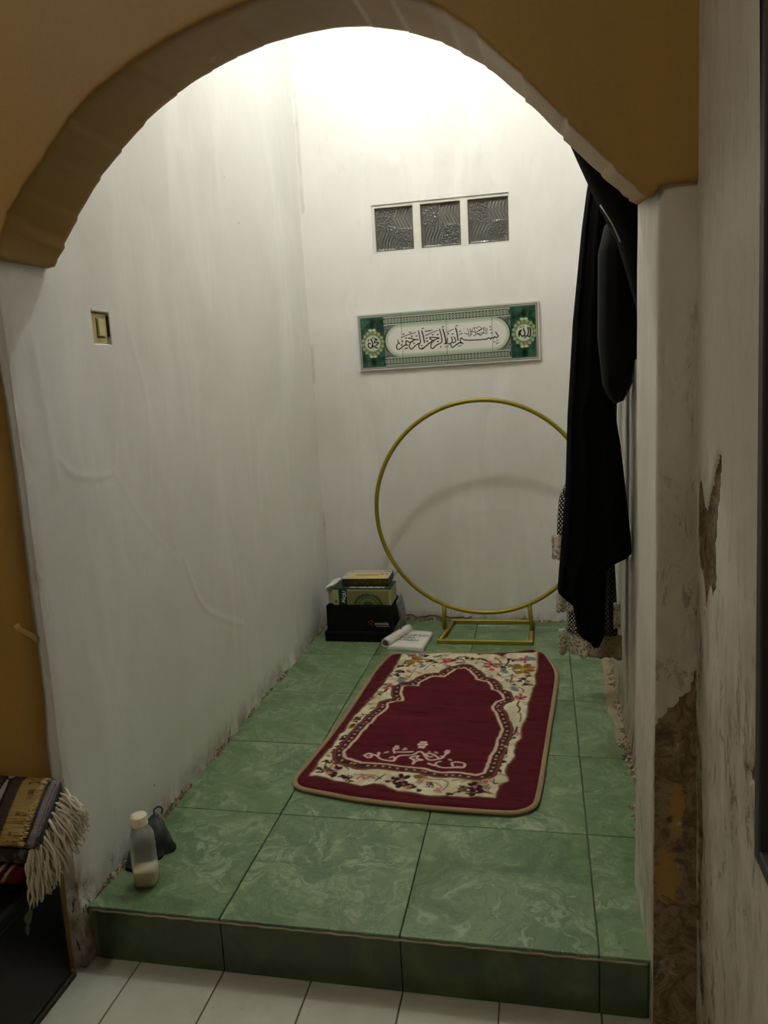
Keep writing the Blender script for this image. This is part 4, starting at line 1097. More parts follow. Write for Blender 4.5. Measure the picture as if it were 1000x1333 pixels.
# green and cream book
gb = thing('thick_book', 'thick green and cream holy book lying in the black open box', 'book', (0.317, BY + 0.085, 0.163))
def gfront(X, Z):
    p = Painter(X, Z, (182, 180, 140)); aa = 0.002
    def rect(x0, x1, y0, y1, col): p.field(np.maximum(np.maximum(x0 - X, X - x1), np.maximum(y0 - Z, Z - y1)), col, aa)
    rect(-0.064, 0.122, -1, 0.064, (138, 130, 84))
    r = np.hypot((X - 0.028) / 1.25, (Z - 0.0))
    p.field(r - 0.052, (74, 104, 60), 0.002)
    for k in range(9):
        a = math.pi * (k + 0.5) / 9
        p.disc(0.028 + 1.25 * 0.047 * math.cos(a), 0.047 * math.sin(a), 0.0048, 0.004, (44, 72, 46), 0.002)
        p.disc(0.028 + 1.25 * 0.039 * math.cos(a), 0.037 * math.sin(a), 0.003, 0.003, (150, 160, 110), 0.002)
    p.field(r - 0.030, (124, 134, 84), 0.002); p.field(r - 0.018, (66, 92, 54), 0.002)
    rect(-0.105, -0.064, -1, 1, (14, 62, 42)); rect(-0.106, -0.104, -1, 1, (150, 150, 110)); rect(-0.065, -0.063, -1, 1, (180, 178, 140))
    rect(-0.122, -0.112, 0.008, 0.022, (110, 90, 40))
    rect(-1, 1, 0.070, 1, (30, 74, 54))
    return p.c
painted_box('cover', 0.262, 0.13, 0.075, gfront, lambda X, Y: Painter(X, Y, (26, 66, 50)).c, MAT['book_print'], gb, 130)
place_text('AL', 0.021, MAT['ink_white'], gb, 'lettering', (-0.083, -0.0655, 0.022), (math.pi / 2, -math.pi / 2, 0), bold=0.0006)
place_text('QU', 0.021, MAT['ink_white'], gb, 'lettering', (-0.078, -0.0655, 0.048), (math.pi / 2, -math.pi / 2, 0), bold=0.0006)
place_text("AL-QUR'AN", 0.030, MAT['ink_white'], gb, 'lettering', (0.022, -0.047, 0.0754), (0, 0, 0), bold=0.001)
# patterned book on top
tb = thing('thick_book', 'small thick book with yellow label and patterned cover, topmost of the corner pile', 'book', (0.328, BY + 0.120, 0.2395), 0.03)
def tfront(X, Z):
    p = Painter(X, Z, (58, 50, 22)); n_ = vnoise(X, Z, 90, 5, 3)
    p.mix(smooth(0.4, 0.7, n_) * 0.6, (112, 96, 30)); p.mix(smooth(0.02, 0.0, Z) * 0.8, (24, 22, 16))
    p.mix(smooth(-0.06, -0.075, X) * 0.85, (44, 34, 38))
    return p.c
def ttop(X, Y):
    p = Painter(X, Y, (204, 198, 178)); aa = 0.002
    for k in range(13):
        p.disc(-0.095 + k * 0.0158, 0.046, 0.006, 0.008, (70, 56, 52), aa); p.disc(-0.095 + k * 0.0158, 0.046, 0.003, 0.005, (190, 176, 150), aa)
    p.field(np.maximum(np.maximum(-0.072 - X, X - 0.078), np.maximum(-0.075 - Y, Y - 0.026)), (206, 190, 116), aa)
    p.field(np.maximum(np.abs(X - 0.0) - 0.052, np.abs(Y + 0.012) - 0.012), (150, 84, 60), aa)
    for k in range(12): p.disc(-0.047 + k * 0.0086, -0.012, 0.0022, 0.009, (206, 180, 120), 0.0015)
    p.disc(0.064, 0.004, 0.009, 0.007, (64, 40, 40), aa)
    n_ = vnoise(X, Y, 120, 6, 2)
    p.mix(smooth(0.5, 0.6, n_) * ((X < -0.075) | (X > 0.08)) * 0.6, (96, 78, 84))
    return p.c
painted_box('cover', 0.208, 0.15, 0.036, tfront, ttop, MAT['book_print'], tb, 110)
# papers at the left and right in the organizer
pa = thing('paper_bundle', 'crumpled white papers sticking out behind the green book, against the left wall', 'paper', (0.170, BY + 0.105, 0.163))
for k in range(6):
    Xg, Yg = np.meshgrid(np.linspace(-0.020, 0.020, 8), np.linspace(-0.07, 0.055, 12), indexing='ij')
    Zg = 0.060 + 0.004 * k + 0.012 * (vnoise(Xg, Yg, 22, 130 + k) - 0.5) + 0.35 * np.clip(Xg, -0.02, 0.02) * 0.8
    o = link('sheet', grid_mesh(np.stack([Xg + rnd.uniform(-0.003, 0.003), Yg + rnd.uniform(-0.004, 0.004), Zg], -1)), MAT['paper'], pa)
box('sheet_block', (-0.010, 0.012, -0.065, 0.055, 0.0, 0.058), simple('page_edges', (166, 164, 148), 0.9, bump=0.5, bscale=500), pa)
fo = thing('folder', 'grey plastic folder standing upright at the right side of the black open box', 'folder', (0.474, BY + 0.10, 0.0))
bm = bmesh.new()
Zs = np.linspace(0.046, 0.215, 18)
rows = []
for y in np.linspace(-0.055, 0.07, 6):
    rows.append(np.stack([-0.001 + 0.010 * np.sin((Zs - 0.046) / 0.17 * 3.1) - 0.06 * (Zs - 0.046), y + 0 * Zs, Zs], -1))
mf = grid_mesh(np.stack(rows, 0))
fo_o = link('cover', mf, simple('grey_folder', (96, 98, 92), 0.35), fo); md = fo_o.modifiers.new('s', 'SOLIDIFY'); md.thickness = 0.004
fo_o.location = (0.004, 0, -0.046 + 0.001)
sd = tube('straw', [(0.432, BY + 0.10, 0.16), (0.436, BY + 0.098, 0.24), (0.446, BY + 0.096, 0.272), (0.470, BY + 0.09, 0.300)], 0.0022, simple('green_straw', (84, 108, 70), 0.4), sides=8)
tag(sd, 'thin green bent stalk poking up behind the small top book', 'stalk')

# ---- open booklet on the floor
nb = thing('open_booklet', 'white open booklet with rolled-back cover, on the green tiles before the hoop', 'book', (0.524, 1.762, 0.0), 0)
c4 = [(-0.078, -0.098), (0.078, -0.118), (0.092, 0.095), (-0.012, 0.118)]
def quad_block(pts, z0, z1, name, mat, parent, curl=0.0):
    n = 10
    U, V = np.meshgrid(np.linspace(0, 1, n), np.linspace(0, 1, n), indexing='ij')
    q = [np.array(a) for a in pts]
    XY = ((1 - U) * (1 - V))[..., None] * q[0] + (U * (1 - V))[..., None] * q[1] + (U * V)[..., None] * q[2] + ((1 - U) * V)[..., None] * q[3]
    Z = z1 + curl * (U ** 3) * (1 - V) + 0.002 * np.sin(U * 3)
    P = np.concatenate([XY, Z[..., None]], -1)
    Pp = np.pad(P, ((1, 1), (1, 1), (0, 0)), mode='edge')
    for s in (Pp[0], Pp[-1], Pp[:, 0], Pp[:, -1]): s[..., 2] = z0
    return link(name, grid_mesh(Pp), mat, parent)
quad_block(c4, 0.0015, 0.014, 'pages', simple('page_stack', (176, 184, 168), 0.85, bump=0.3, bscale=400), nb)
o = quad_block([(a * 0.97 , b * 0.98 + 0.002) for a, b in c4], 0.0142, 0.0155, 'top_page', MAT['paper'], nb, 0.002); o['label'] = 'white page with dark and green lines of text'
for s, yy, xx, mt, sz in (('HIDUP SIAP', 0.040, 0.018, 'ink', 0.024), ('PADA', 0.010, -0.008, 'ink', 0.025), ('TUHAN', -0.022, -0.006, 'ink_green', 0.030)):
    place_text(s, sz, MAT[mt], nb, 'lettering', (xx, yy, 0.0190), (0, 0, -0.10), extrude=0.0002)
# rolled cover: spiral section swept along the spine
A_, B_ = Vector((-0.092, -0.085, 0.0)), Vector((-0.022, 0.115, 0.0))
sp = [(0.022 * (1 - 0.32 * k / 40) * math.cos(-1.2 + 0.26 * k), 0.022 * (1 - 0.32 * k / 40) * math.sin(-1.2 + 0.26 * k)) for k in range(41)]
ax = (B_ - A_).normalized(); sd_ = Vector((ax.y, -ax.x, 0))
P = np.array([[tuple(A_ + (B_ - A_) * t + sd_ * a + Vector((0, 0, 0.0245 + b))) for a, b in sp] for t in np.linspace(0, 1, 12)])
o = link('rolled_cover', grid_mesh(P), MAT['paper'], nb); md = o.modifiers.new('s', 'SOLIDIFY'); md.thickness = 0.0015

# ---- plastic bottle
bt = thing('plastic_bottle', 'translucent plastic bottle with cream cap and pale liquid, at the platform edge', 'bottle', (0.180, 0.083, 0.0), 0.25)
bt.rotation_euler = (0.0, -0.02, 0.25)
def sq_loft(prof, n=48):
    rows = []
    for z, r, q in prof:
        a = np.linspace(0, 2 * math.pi, n, endpoint=False)
        k = (np.abs(np.cos(a)) ** q + np.abs(np.sin(a)) ** q) ** (-1.0 / q)
        rows.append(np.stack([r * k * np.cos(a), r * k * np.sin(a), a * 0 + z], -1))
    return np.stack(rows, 1)
m = NT('clear_plastic'); m.base((0.90, 0.91, 0.86)); m.rough(0.30); m.put(Transmission_Weight=0.85, IOR=1.12)
prof = [(0.0015, 0.0, 4), (0.0015, 0.018, 4), (0.002, 0.0228, 5), (0.008, 0.0252, 5), (0.045, 0.0256, 5), (0.095, 0.0256, 5), (0.098, 0.0246, 5), (0.101, 0.0256, 5), (0.122, 0.0256, 4), (0.136, 0.0225, 2.6), (0.147, 0.0170, 2), (0.152, 0.0158, 2)]
link('body', grid_mesh(sq_loft(prof), closed_u=True), m.m, bt)
m = NT('cloudy_liquid'); m.base(s2l((228, 220, 184))); m.rough(0.5); m.put(Subsurface_Weight=0.2)
lq = sq_loft([(0.0035, 0.0, 4), (0.0035, 0.017, 4), (0.009, 0.0240, 5), (0.036, 0.0244, 5), (0.042, 0.0244, 5), (0.043, 0.0, 4)])
link('liquid', grid_mesh(lq, closed_u=True), m.m, bt)
bm = bmesh.new(); lathe_bm(bm, [(0.0185, 0.150), (0.0195, 0.152), (0.0195, 0.154), (0.0188, 0.155), (0.0190, 0.172), (0.0175, 0.1745), (0.0, 0.175)], 32)
bm_obj('cap', bm, MAT['cap'], bt)

# ---- crumpled dark cloth behind the bottle
dc = thing('crumpled_cap', 'dark grey crumpled cloth cap behind the bottle, against the left wall', 'cloth', (0, 0, 0))
def crumple():
    ts = np.linspace(0, 1, 40); n = 28
    a = np.linspace(0, 2 * math.pi, n, endpoint=False)
    rows = []
    for t in ts:
        c = np.array([0.112 + 0.052 * t, 0.118 + 0.125 * t])
        w = 0.030 * (math.sin(math.pi * min(1, max(0, t * 0.96 + 0.03))) ** 0.45) * (1 + 0.3 * t)
        hgt = 1.04 * np.interp(t, [0, 0.12, 0.35, 0.5, 0.62, 0.8, 0.93, 1.0], [0.008, 0.034, 0.046, 0.052, 0.078, 0.092, 0.058, 0.012])
        nz = 1 + 0.22 * np.sin(3 * a + 9 * t) + 0.10 * np.sin(5 * a - 14 * t)
        x = c[0] + w * np.cos(a) * nz * 0.9 - 0.012 * t * (np.sin(a) > 0)
        y = c[1] - 0.25 * w * np.cos(a) * nz
        z = np.where(np.sin(a) > 0, hgt * np.sin(a) ** 0.8 if False else hgt * np.abs(np.sin(a)) ** 0.7 * (0.85 + 0.15 * nz), 0.0) + 0.001
        x = np.maximum(x, XL + 0.010)
        rows.append(np.stack([x, y, z], -1))
    return grid_mesh(np.stack(rows, 1), closed_u=True)
o = link('body', crumple(), MAT['grey_cloth'], dc)
tube('loop', curve_pts([(0.140, 0.215, 0.086), (0.134, 0.222, 0.099), (0.142, 0.230, 0.105), (0.152, 0.230, 0.100), (0.152, 0.224, 0.088)], 5), 0.0025, MAT['grey_cloth'], dc, sides=6)
tube('seam', curve_pts([(0.128, 0.150, 0.060), (0.146, 0.178, 0.062), (0.162, 0.190, 0.044), (0.160, 0.205, 0.074), (0.150, 0.212, 0.090)], 4), 0.003, simple('light_grey_seam', (98, 98, 96), 0.9), dc, sides=6)

# ---- clothes hanging on the right wall
rk = thing('coat_rack', 'wooden hook rail on the right alcove wall, behind the arch', 'coat rack', (XR - 0.016, 0, 1.94))
box('rail', (0.0, 0.010, 0.40, 1.40, -0.03, 0.03), MAT['wood'], rk, 0.003)
for y in (0.45, 0.60, 0.85, 1.00, 1.20):
    tube('hook', [(0.0, y, 0.0), (-0.02, y, -0.005), (-0.045, y, 0.0), (-0.055, y, 0.02)], 0.004, MAT['metal'], rk, sides=8)

def garment(name, mat, parent, L, R, yc, depth, seed, n=96, rows=90, folds=9, amp=0.006, xmax=1.352, hem_wave=0.0, power=2.6, kind_uv=True):
    """closed cloth body lofted between left and right silhouettes (z, x) at depth plane yc"""
    L = sorted(L); R = sorted(R)
    z0 = max(L[0][0], R[0][0]); z1 = min(L[-1][0], R[-1][0])
    zs = np.concatenate([np.linspace(z0, z0 + (z1 - z0) * 0.5, int(rows * 0.7), endpoint=False), np.linspace(z0 + (z1 - z0) * 0.5, z1, int(rows * 0.3))])
    xl = np.interp(zs, [p[0] for p in L], [p[1] for p in L]); xr = np.interp(zs, [p[0] for p in R], [p[1] for p in R])
    xr = np.minimum(xr, xmax)
    a = np.linspace(0, 2 * math.pi, n, endpoint=False)
    rs = np.random.RandomState(seed)
    P = []; UV = []
    for i, z in enumerate(zs):
        cx, hw = (xl[i] + xr[i]) / 2, max(0.0005, (xr[i] - xl[i]) / 2)
        d = depth(z) if callable(depth) else depth
        d = min(d, max(hw * 1.6, 0.004))
        ph = 0.6 * math.sin(z * 2.3 + seed)
        f = np.sin(folds * a + seed + ph) * 0.6 + np.sin((folds * 2 + 1) * a - seed * 2 + z * 1.5) * 0.3 + np.sin(3 * a + 2 * z) * 0.3
        f = f * min(1.0, hw / 0.03)
        ck = np.sign(np.cos(a)) * np.abs(np.cos(a)) ** (2 / power); sk = np.sign(np.sin(a)) * np.abs(np.sin(a)) ** (2 / power)
        x = cx + (hw - amp * 0.2) * ck + amp * 0.2 * f * ck
        y = yc + d * sk + amp * f * (0.3 + np.abs(np.sin(a)))
        x = np.minimum(x, xmax)
        zz = z + (hem_wave * np.sin(a * 7) * max(0, 1 - i / 3.0))
        P.append(np.stack([x, y, zz + 0 * a], -1))
        s = np.cumsum(np.hypot(np.diff(x, append=x[:1]), np.diff(y, append=y[:1])))
        UV.append(np.stack([s, zz + 0 * a], -1))
    P = np.stack(P, 1); UV = np.stack(UV, 1)
    me = grid_mesh(P, closed_u=True, uv=UV)
    o = link(name, me, mat, parent)
    bm = bmesh.new(); bm.from_mesh(me); bmesh.ops.holes_fill(bm, edges=[e for e in bm.edges if e.is_boundary], sides=0); bm.to_mesh(me); bm.free()
    me.polygons.foreach_set('use_smooth', [len(p.vertices) == 4 for p in me.polygons])
    return o
top = [(1.83, 1.30)]
robeL = [(1.701, 1.250), (1.603, 1.232), (1.506, 1.218), (1.264, 1.192), (1.011, 1.175), (0.792, 1.166), (0.656, 1.154), (0.506, 1.141), (0.494, 1.143), (0.478, 1.158), (0.457, 1.186), (0.415, 1.190), (0.37, 1.197), (0.344, 1.232), (0.328, 1.240)]
robeR = [(1.781, 1.350), (1.088, 1.352), (1.027, 1.304), (0.92, 1.321), (0.788, 1.336), (0.655, 1.349), (0.607, 1.352), (0.596, 1.336), (0.585, 1.308), (0.569, 1.283), (0.472, 1.28), (0.366, 1.276), (0.347, 1.269), (0.328, 1.262)]
gr = thing('hanging_robe', 'long black robe with pointed hem, hanging by the right wall', 'robe', (0, 0, 0))
garment('body', MAT['black_cloth'], gr, [(1.80, 1.30)] + robeL, [(1.80, 1.345)] + robeR, 0.85, lambda z: 0.045 + 0.02 * (1 - z / 1.8), 3)
tube('hanging_loop', [(1.318, 0.85, 1.79), (1.312, 0.85, 1.87), (1.305, 0.85, 1.945)], 0.004, MAT['black_cloth'], gr, sides=6)
gs = thing('hanging_jacket', 'shorter black satin garment with rounded bottom, hanging nearest the right pillar', 'jacket', (0, 0, 0))
garment('body', MAT['black_satin'], gs, [(1.80, 1.31), (1.62, 1.290), (1.488, 1.276), (1.471, 1.259), (1.409, 1.244), (1.344, 1.243), (1.21, 1.242), (1.098, 1.253), (1.069, 1.264), (1.049, 1.282)],
        [(1.80, 1.345), (1.158, 1.345), (1.153, 1.330), (1.087, 1.321), (1.054, 1.304), (1.048, 1.286)], 0.60, 0.06, 7, folds=4, amp=0.004)
tube('hanging_loop', [(1.325, 0.60, 1.79), (1.315, 0.60, 1.87), (1.305, 0.60, 1.945)], 0.004, MAT['black_cloth'], gs, sides=6)
gb_ = thing('hanging_bag', 'soft black cloth bag bulging highest behind the arch, with pale piping', 'bag', (0, 0, 0))
garment('body', MAT['black_soft'], gb_, [(1.88, 1.28), (1.84, 1.17), (1.768, 1.122), (1.70, 1.142), (1.636, 1.172), (1.578, 1.197), (1.52, 1.223), (1.478, 1.243), (1.415, 1.275), (1.351, 1.294), (1.266, 1.317), (1.24, 1.334)],
        [(1.88, 1.33), (1.84, 1.345), (1.24, 1.346)], 0.46, 0.055, 11, folds=3, amp=0.003)
tube('piping', [(1.236, 0.405, 1.482), (1.247, 0.392, 1.460), (1.258, 0.386, 1.440), (1.268, 0.386, 1.418), (1.276, 0.39, 1.400)], 0.0016, simple('pale_piping', (150, 150, 146), 0.5), gb_, sides=6)
tube('hanging_loop', [(1.31, 0.455, 1.875), (1.31, 0.452, 1.92), (1.305, 0.45, 1.945)], 0.004, MAT['black_cloth'], gb_, sides=6)

def check_mat(name, dark, light, scale=62.0, thr=0.36):
    m = NT(name)
    uv = m.n('ShaderNodeUVMap', uv_map='uv').outputs[0]
    mp = m.mapping((scale, scale, 1), (0, 0, math.pi / 4), (0, 0, 0), uv)
    sx = m.n('ShaderNodeSeparateXYZ', {0: mp})
    fx = m.math('ABSOLUTE', m.math('SUBTRACT', m.math('FRACT', sx.outputs[0]), 0.5)); fy = m.math('ABSOLUTE', m.math('SUBTRACT', m.math('FRACT', sx.outputs[1]), 0.5))
    mx = m.math('MAXIMUM', fx, fy)
    m.base(m.mix(m.val(mx, thr - 0.03, thr + 0.03), s2l(light), s2l(dark))); m.rough(0.9)
    m.bump(m.noise(400, 2), 0.1, 0.002)
    return m.m
def lace_mat(name, c):
    m = NT(name)
    uv = m.n('ShaderNodeUVMap', uv_map='uv').outputs[0]
    v = m.n('ShaderNodeTexVoronoi', {'Vector': m.mapping((1, 1, 1), vec=uv), 'Scale': 70.0}, feature='DISTANCE_TO_EDGE').outputs['Distance']
    w = m.n('ShaderNodeTexVoronoi', {'Vector': m.mapping((1, 1, 1), vec=uv), 'Scale': 34.0}).outputs['Distance']
    ring = m.math('ABSOLUTE', m.math('SUBTRACT', m.math('FRACT', m.math('MULTIPLY', w, 2.4)), 0.5))
    th = m.math('MAXIMUM', m.val(v, 0.06, 0.14, 1, 0), m.val(ring, 0.12, 0.24, 1, 0))
    m.base(m.mix(th, s2l([x * 0.78 for x in c]), s2l([min(255, x * 1.08) for x in c]))); m.rough(0.9)
    m.put(Alpha=m.math('MAXIMUM', m.val(th, 0.1, 0.5, 0.62, 1.0), 0.0))
    m.bump(th, 0.5, 0.002)
    return m.m
MAT['check'] = check_mat('black_white_check', (20, 20, 20), (222, 222, 214), 95.0, 0.25)
MAT['check_dim'] = check_mat('dim_lattice', (30, 30, 27), (104, 102, 90), 90.0, 0.22)
MAT['lace'] = lace_mat('pale_lace', (206, 198, 178))
MAT['lace_brown'] = lace_mat('brown_lace', (146, 130, 102))

def lace_hem(name, mat, parent, x0, x1, y0, y1, z0, z1, seed, scallop=0.012, n=46, bow=0.02):
    """lace band with scalloped lower edge, standing off in gentle folds"""
    t = np.linspace(0, 1, n)
    rows = []; uvs = []
    for k in range(9):
        f = k / 8.0
        z = z1 + (z0 - z1) * f
        z = z + (scallop * np.abs(np.sin(t * math.pi * 4)) * -1 + scallop * 0.5) * f ** 2
        y = y0 + (y1 - y0) * t + bow * np.sin(t * 9 + seed) * (0.3 + 0.7 * f)
        x = x0 + (x1 - x0) * t
        rows.append(np.stack([x, y, z + 0 * t], -1)); uvs.append(np.stack([t * abs(x1 - x0) * 1.4, z + 0 * t], -1))
    o = link(name, grid_mesh(np.stack(rows, 1), uv=np.stack(uvs, 1)), mat, parent)
    md = o.modifiers.new('s', 'SOLIDIFY'); md.thickness = 0.0015
    ed = rows[-1]
    o2 = tube('scalloped_edge', [tuple(p) for p in ed], 0.0013, MAT['lace'], parent, sides=5)
    return o
d1 = thing('patterned_prayer_dress', 'black and white checked prayer dress with lace cuffs, hanging behind the black robe', 'dress', (0, 0, 0))
garment('body', MAT['check'], d1, [(1.80, 1.30), (1.5, 1.235), (0.738, 1.190), (0.421, 1.182), (0.33, 1.178), (0.262, 1.174)], [(1.80, 1.340), (1.5, 1.335), (0.262, 1.275)], 1.20, 0.05, 21, amp=0.006)
garment('sleeve', MAT['check'], d1, [(0.80, 1.195), (0.759, 1.171), (0.725, 1.156), (0.66, 1.150), (0.600, 1.147)], [(0.80, 1.215), (0.600, 1.190)], 1.17, 0.02, 22, n=40, rows=24, folds=4, amp=0.003)
lace_hem('lace_cuff', MAT['lace'], d1, 1.131, 1.185, 1.155, 1.16, 0.520, 0.602, 1, 0.008, 24, 0.006)
garment('sleeve', MAT['check'], d1, [(0.62, 1.19), (0.40, 1.164)], [(0.62, 1.22), (0.40, 1.205)], 1.16, 0.018, 23, n=40, rows=16, folds=4, amp=0.003)
lace_hem('lace_cuff', MAT['lace'], d1, 1.143, 1.200, 1.155, 1.165, 0.338, 0.402, 3, 0.008, 24, 0.006)
lace_hem('lace_hem', MAT['lace'], d1, 1.150, 1.275, 1.20, 1.17, 0.176, 0.264, 5)
tube('hanging_loop', [(1.318, 1.20, 1.79), (1.312, 1.20, 1.87), (1.305, 1.20, 1.945)], 0.004, MAT['black_cloth'], d1, sides=6)
d2 = thing('lace_trimmed_veil', 'dark lattice-patterned veil with plain brown lace hem, lowest at the right wall', 'veil', (0, 0, 0))
garment('body', MAT['check_dim'], d2, [(1.80, 1.30), (1.2, 1.262), (0.6, 1.262), (0.320, 1.268)], [(1.80, 1.342), (0.60, 1.316), (0.491, 1.322), (0.394, 1.326), (0.320, 1.328)], 1.00, 0.04, 31, amp=0.005)
lace_hem('lace_hem', MAT['lace_brown'], d2, 1.236, 1.336, 0.985, 0.965, 0.246, 0.324, 2, 0.005, 40, 0.010)
lace_hem('lace_trim', MAT['lace'], d2, 1.310, 1.330, 0.950, 0.955, 0.350, 0.432, 4, 0.004, 16, 0.003)
tube('hanging_loop', [(1.325, 1.00, 1.79), (1.315, 1.00, 1.87), (1.305, 1.00, 1.945)], 0.004, MAT['black_cloth'], d2, sides=6)

# ---- black box and folded rugs at the lower left
kb = thing('black_trunk', 'large glossy black box on the white floor against the ochre wall', 'box', (-0.17, -0.24, FZ))
TB = 0.155 - FZ
box('body', (-0.24, 0.238, -0.16, 0.172, 0.006, TB - 0.03), MAT['black_plastic'], kb, 0.012, 3)
box('lid', (-0.244, 0.242, -0.165, 0.174, TB - 0.036, TB - 0.001), MAT['black_plastic'], kb, 0.010, 3)
box('foot_strip', (-0.243, 0.243, -0.165, 0.174, 0.0, 0.012), simple('dark_brown_strip', (52, 42, 32), 0.7), kb, 0.002)
sm_ = bmesh.new()
for cz, cy, w, h in ((0.262, 0.060, 0.012, 0.018), (0.240, 0.052, 0.006, 0.014)):
    vs_ = [sm_.verts.new((0.2386 + 0.0002, cy + w * math.cos(a) * (1 + 0.3 * math.sin(3 * a)), cz - 0.03 + h * math.sin(a) * (1 + 0.2 * math.cos(2 * a)))) for a in np.linspace(0, 2 * math.pi, 18)[:-1]]
    sm_.faces.new(vs_)
bm_obj('smudge', sm_, simple('grey_smudge', (92, 96, 92), 0.8), kb)

def roll_profile(y0, y1, z0, z1, n=40, p=3.0):
    a = np.linspace(0, 2 * math.pi, n, endpoint=False)
    cy, cz, hy, hz = (y0 + y1) / 2, (z0 + z1) / 2, (y1 - y0) / 2, (z1 - z0) / 2
    return cy + hy * np.sign(np.cos(a)) * np.abs(np.cos(a)) ** (2 / p), cz + hz * np.sign(np.sin(a)) * np.abs(np.sin(a)) ** (2 / p)
def folded(name, x0, x1, prof, mat, parent, colfn=None, bulge=0.006, nx=140, seed=1, endround=0.02):
    xs = np.linspace(x0, x1, nx)
    y, z = prof
    cy, cz = y.mean(), z.mean()
    U = np.zeros((nx, len(y)))
    P = []
    for i, x in enumerate(xs):
        e = min(1.0, (min(x - x0, x1 - x) + 1e-4) / endround); k = math.sqrt(max(0, 1 - (1 - e) ** 2)) * 0.35 + 0.65 if e < 1 else 1
        nn = (vnoise(np.full(len(y), x), np.arange(len(y)) / 12.0, 14, seed) - 0.5) * 2 * bulge
        yy = cy + (y - cy) * k; zz = cz + (z - cz) * k
        r = np.hypot(yy - cy, zz - cz) + 1e-6
        P.append(np.stack([x + 0 * y, yy + nn * (yy - cy) / r, zz + nn * (zz - cz) / r], -1))
    P = np.stack(P, 1)                       # (profile, x, 3)
    c = None
    if colfn is not None: c = colfn(P[..., 0], P[..., 1], P[..., 2])
    o = link(name, grid_mesh(P, closed_u=True, colors=c), mat, parent)
    bm = bmesh.new(); bm.from_mesh(o.data); bmesh.ops.holes_fill(bm, edges=[e for e in bm.edges if e.is_boundary], sides=0); bm.to_mesh(o.data); bm.free()
    return o
# lowest: red striped rug
r3 = thing('folded_prayer_rug', 'folded red rug with white stripes, lowest of the stack on the black box', 'rug', (0, 0, 0), group=None)
def redcol(X, Y, Z):
    p = Painter(X, Z, (96, 12, 26)); n_ = vnoise(X, Z, 50, 201, 3)
    p.mix(smooth(0.45, 0.65, n_) * 0.6, (52, 8, 16))
    for cx, w, col in ((-0.020, 0.005, (40, 22, 30)), (0.001, 0.0035, (176, 158, 150)), (0.012, 0.005, (30, 12, 16)), (0.022, 0.0028, (170, 140, 134)), (-0.040, 0.005, (44, 40, 48)), (-0.055, 0.004, (150, 140, 136)), (-0.075, 0.006, (40, 20, 28))):
        p.mix(np.clip(0.5 - (np.abs(X - cx - (Z - 0.18) * 0.6) - w) / 0.002, 0, 1), col)
    return p.c
folded('body', -0.36, 0.064, roll_profile(-0.178, -0.062, 0.1590, 0.198), MAT['mat_print'], r3, redcol, 0.003, 200, 3)
# middle: dark wrapped mat with long cream fringe
r2 = thing('folded_prayer_rug', 'dark folded rug with long cream fringe hanging off its right end, middle of the stack', 'rug', (0, 0, 0))
def darkcol(X, Y, Z):
    p = Painter(X, Z, (44, 44, 36)); n_ = vnoise(X, Z, 30, 211, 4)
    p.mix(smooth(0.5, 0.7, n_) * 0.5, (84, 84, 70)); p.mix(smooth(0.66, 0.70, vnoise(X, Z, 60, 212)) * 0.5, (120, 120, 108))
    p.mix(smooth(0.076, 0.080, X) , (150, 142, 120))
    return p.c
folded('body', -0.36, 0.082, roll_profile(-0.172, -0.064, 0.2030, 0.2415), MAT['mat_print'], r2, darkcol, 0.003, 160, 5, 0.012)
m = NT('cream_cord'); m.base(m.mix(m.noise(300, 2), s2l((176, 166, 144)), s2l((222, 214, 194)))); m.rough(0.9); m.bump(m.noise(500, 2), 0.4, 0.002)
fb = bmesh.new()
rs = random.Random(12)
R0 = [Vector((0.104, -0.066, 0.318)), Vector((0.100, -0.10, 0.290)), Vector((0.094, -0.14, 0.255)), Vector((0.080, -0.165, 0.225))]
T0 = [Vector((0.176, -0.090, 0.287)), Vector((0.170, -0.110, 0.246)), Vector((0.150, -0.125, 0.200)), Vector((0.126, -0.145, 0.165)), Vector((0.100, -0.160, 0.135)), Vector((0.080, -0.175, 0.124))]
def along(L, t):
    f = t * (len(L) - 1); i = min(int(f), len(L) - 2); return L[i].lerp(L[i + 1], f - i)
for k in range(125):
    t = (k + rs.random()) / 125
    a = along(R0, t) + Vector((rs.uniform(-0.004, 0.004), rs.uniform(-0.02, 0.006), rs.uniform(-0.008, 0.004)))
    b = along(T0, min(1, max(0, t + rs.uniform(-0.06, 0.06)))) + Vector((rs.uniform(-0.010, 0.004), rs.uniform(-0.015, 0.010), rs.uniform(-0.008, 0.008)))
    mid = (a + b) / 2 + Vector((rs.uniform(-0.004, 0.006), rs.uniform(-0.012, 0.0), 0.014 + rs.uniform(-0.004, 0.008)))
    ph = rs.uniform(0, 6); wv_ = rs.uniform(0.002, 0.0045)
    pts = [a * (1 - s) ** 2 + mid * 2 * s * (1 - s) + b * s * s + Vector((wv_ * math.sin(8 * s + ph), 0.003 * math.cos(7 * s + ph), wv_ * math.sin(10 * s + ph * 2))) * min(1, s * 3) for s in [q / 7 for q in range(8)]]
    tube_bm(fb, pts, 0.0021, 5, radii=[0.0022, 0.0028, 0.0029, 0.0026, 0.0029, 0.0026, 0.0022, 0.0012])
o = bm_obj('fringe', fb, m.m, r2); o['kind'] = 'stuff'; o['label'] = 'long twisted cream fringe'
bm = bmesh.new()
_bw = grid_mesh(np.stack([np.stack([0.086 + 0.010 * s + 0 * np.linspace(0, 1, 12), -0.068 - 0.098 * np.linspace(0, 1, 12), 0.322 - 0.098 * np.linspace(0, 1, 12) ** 1.1 - 0.02 * s], -1) for s in np.linspace(0, 1, 4)], 0))
bm.free()
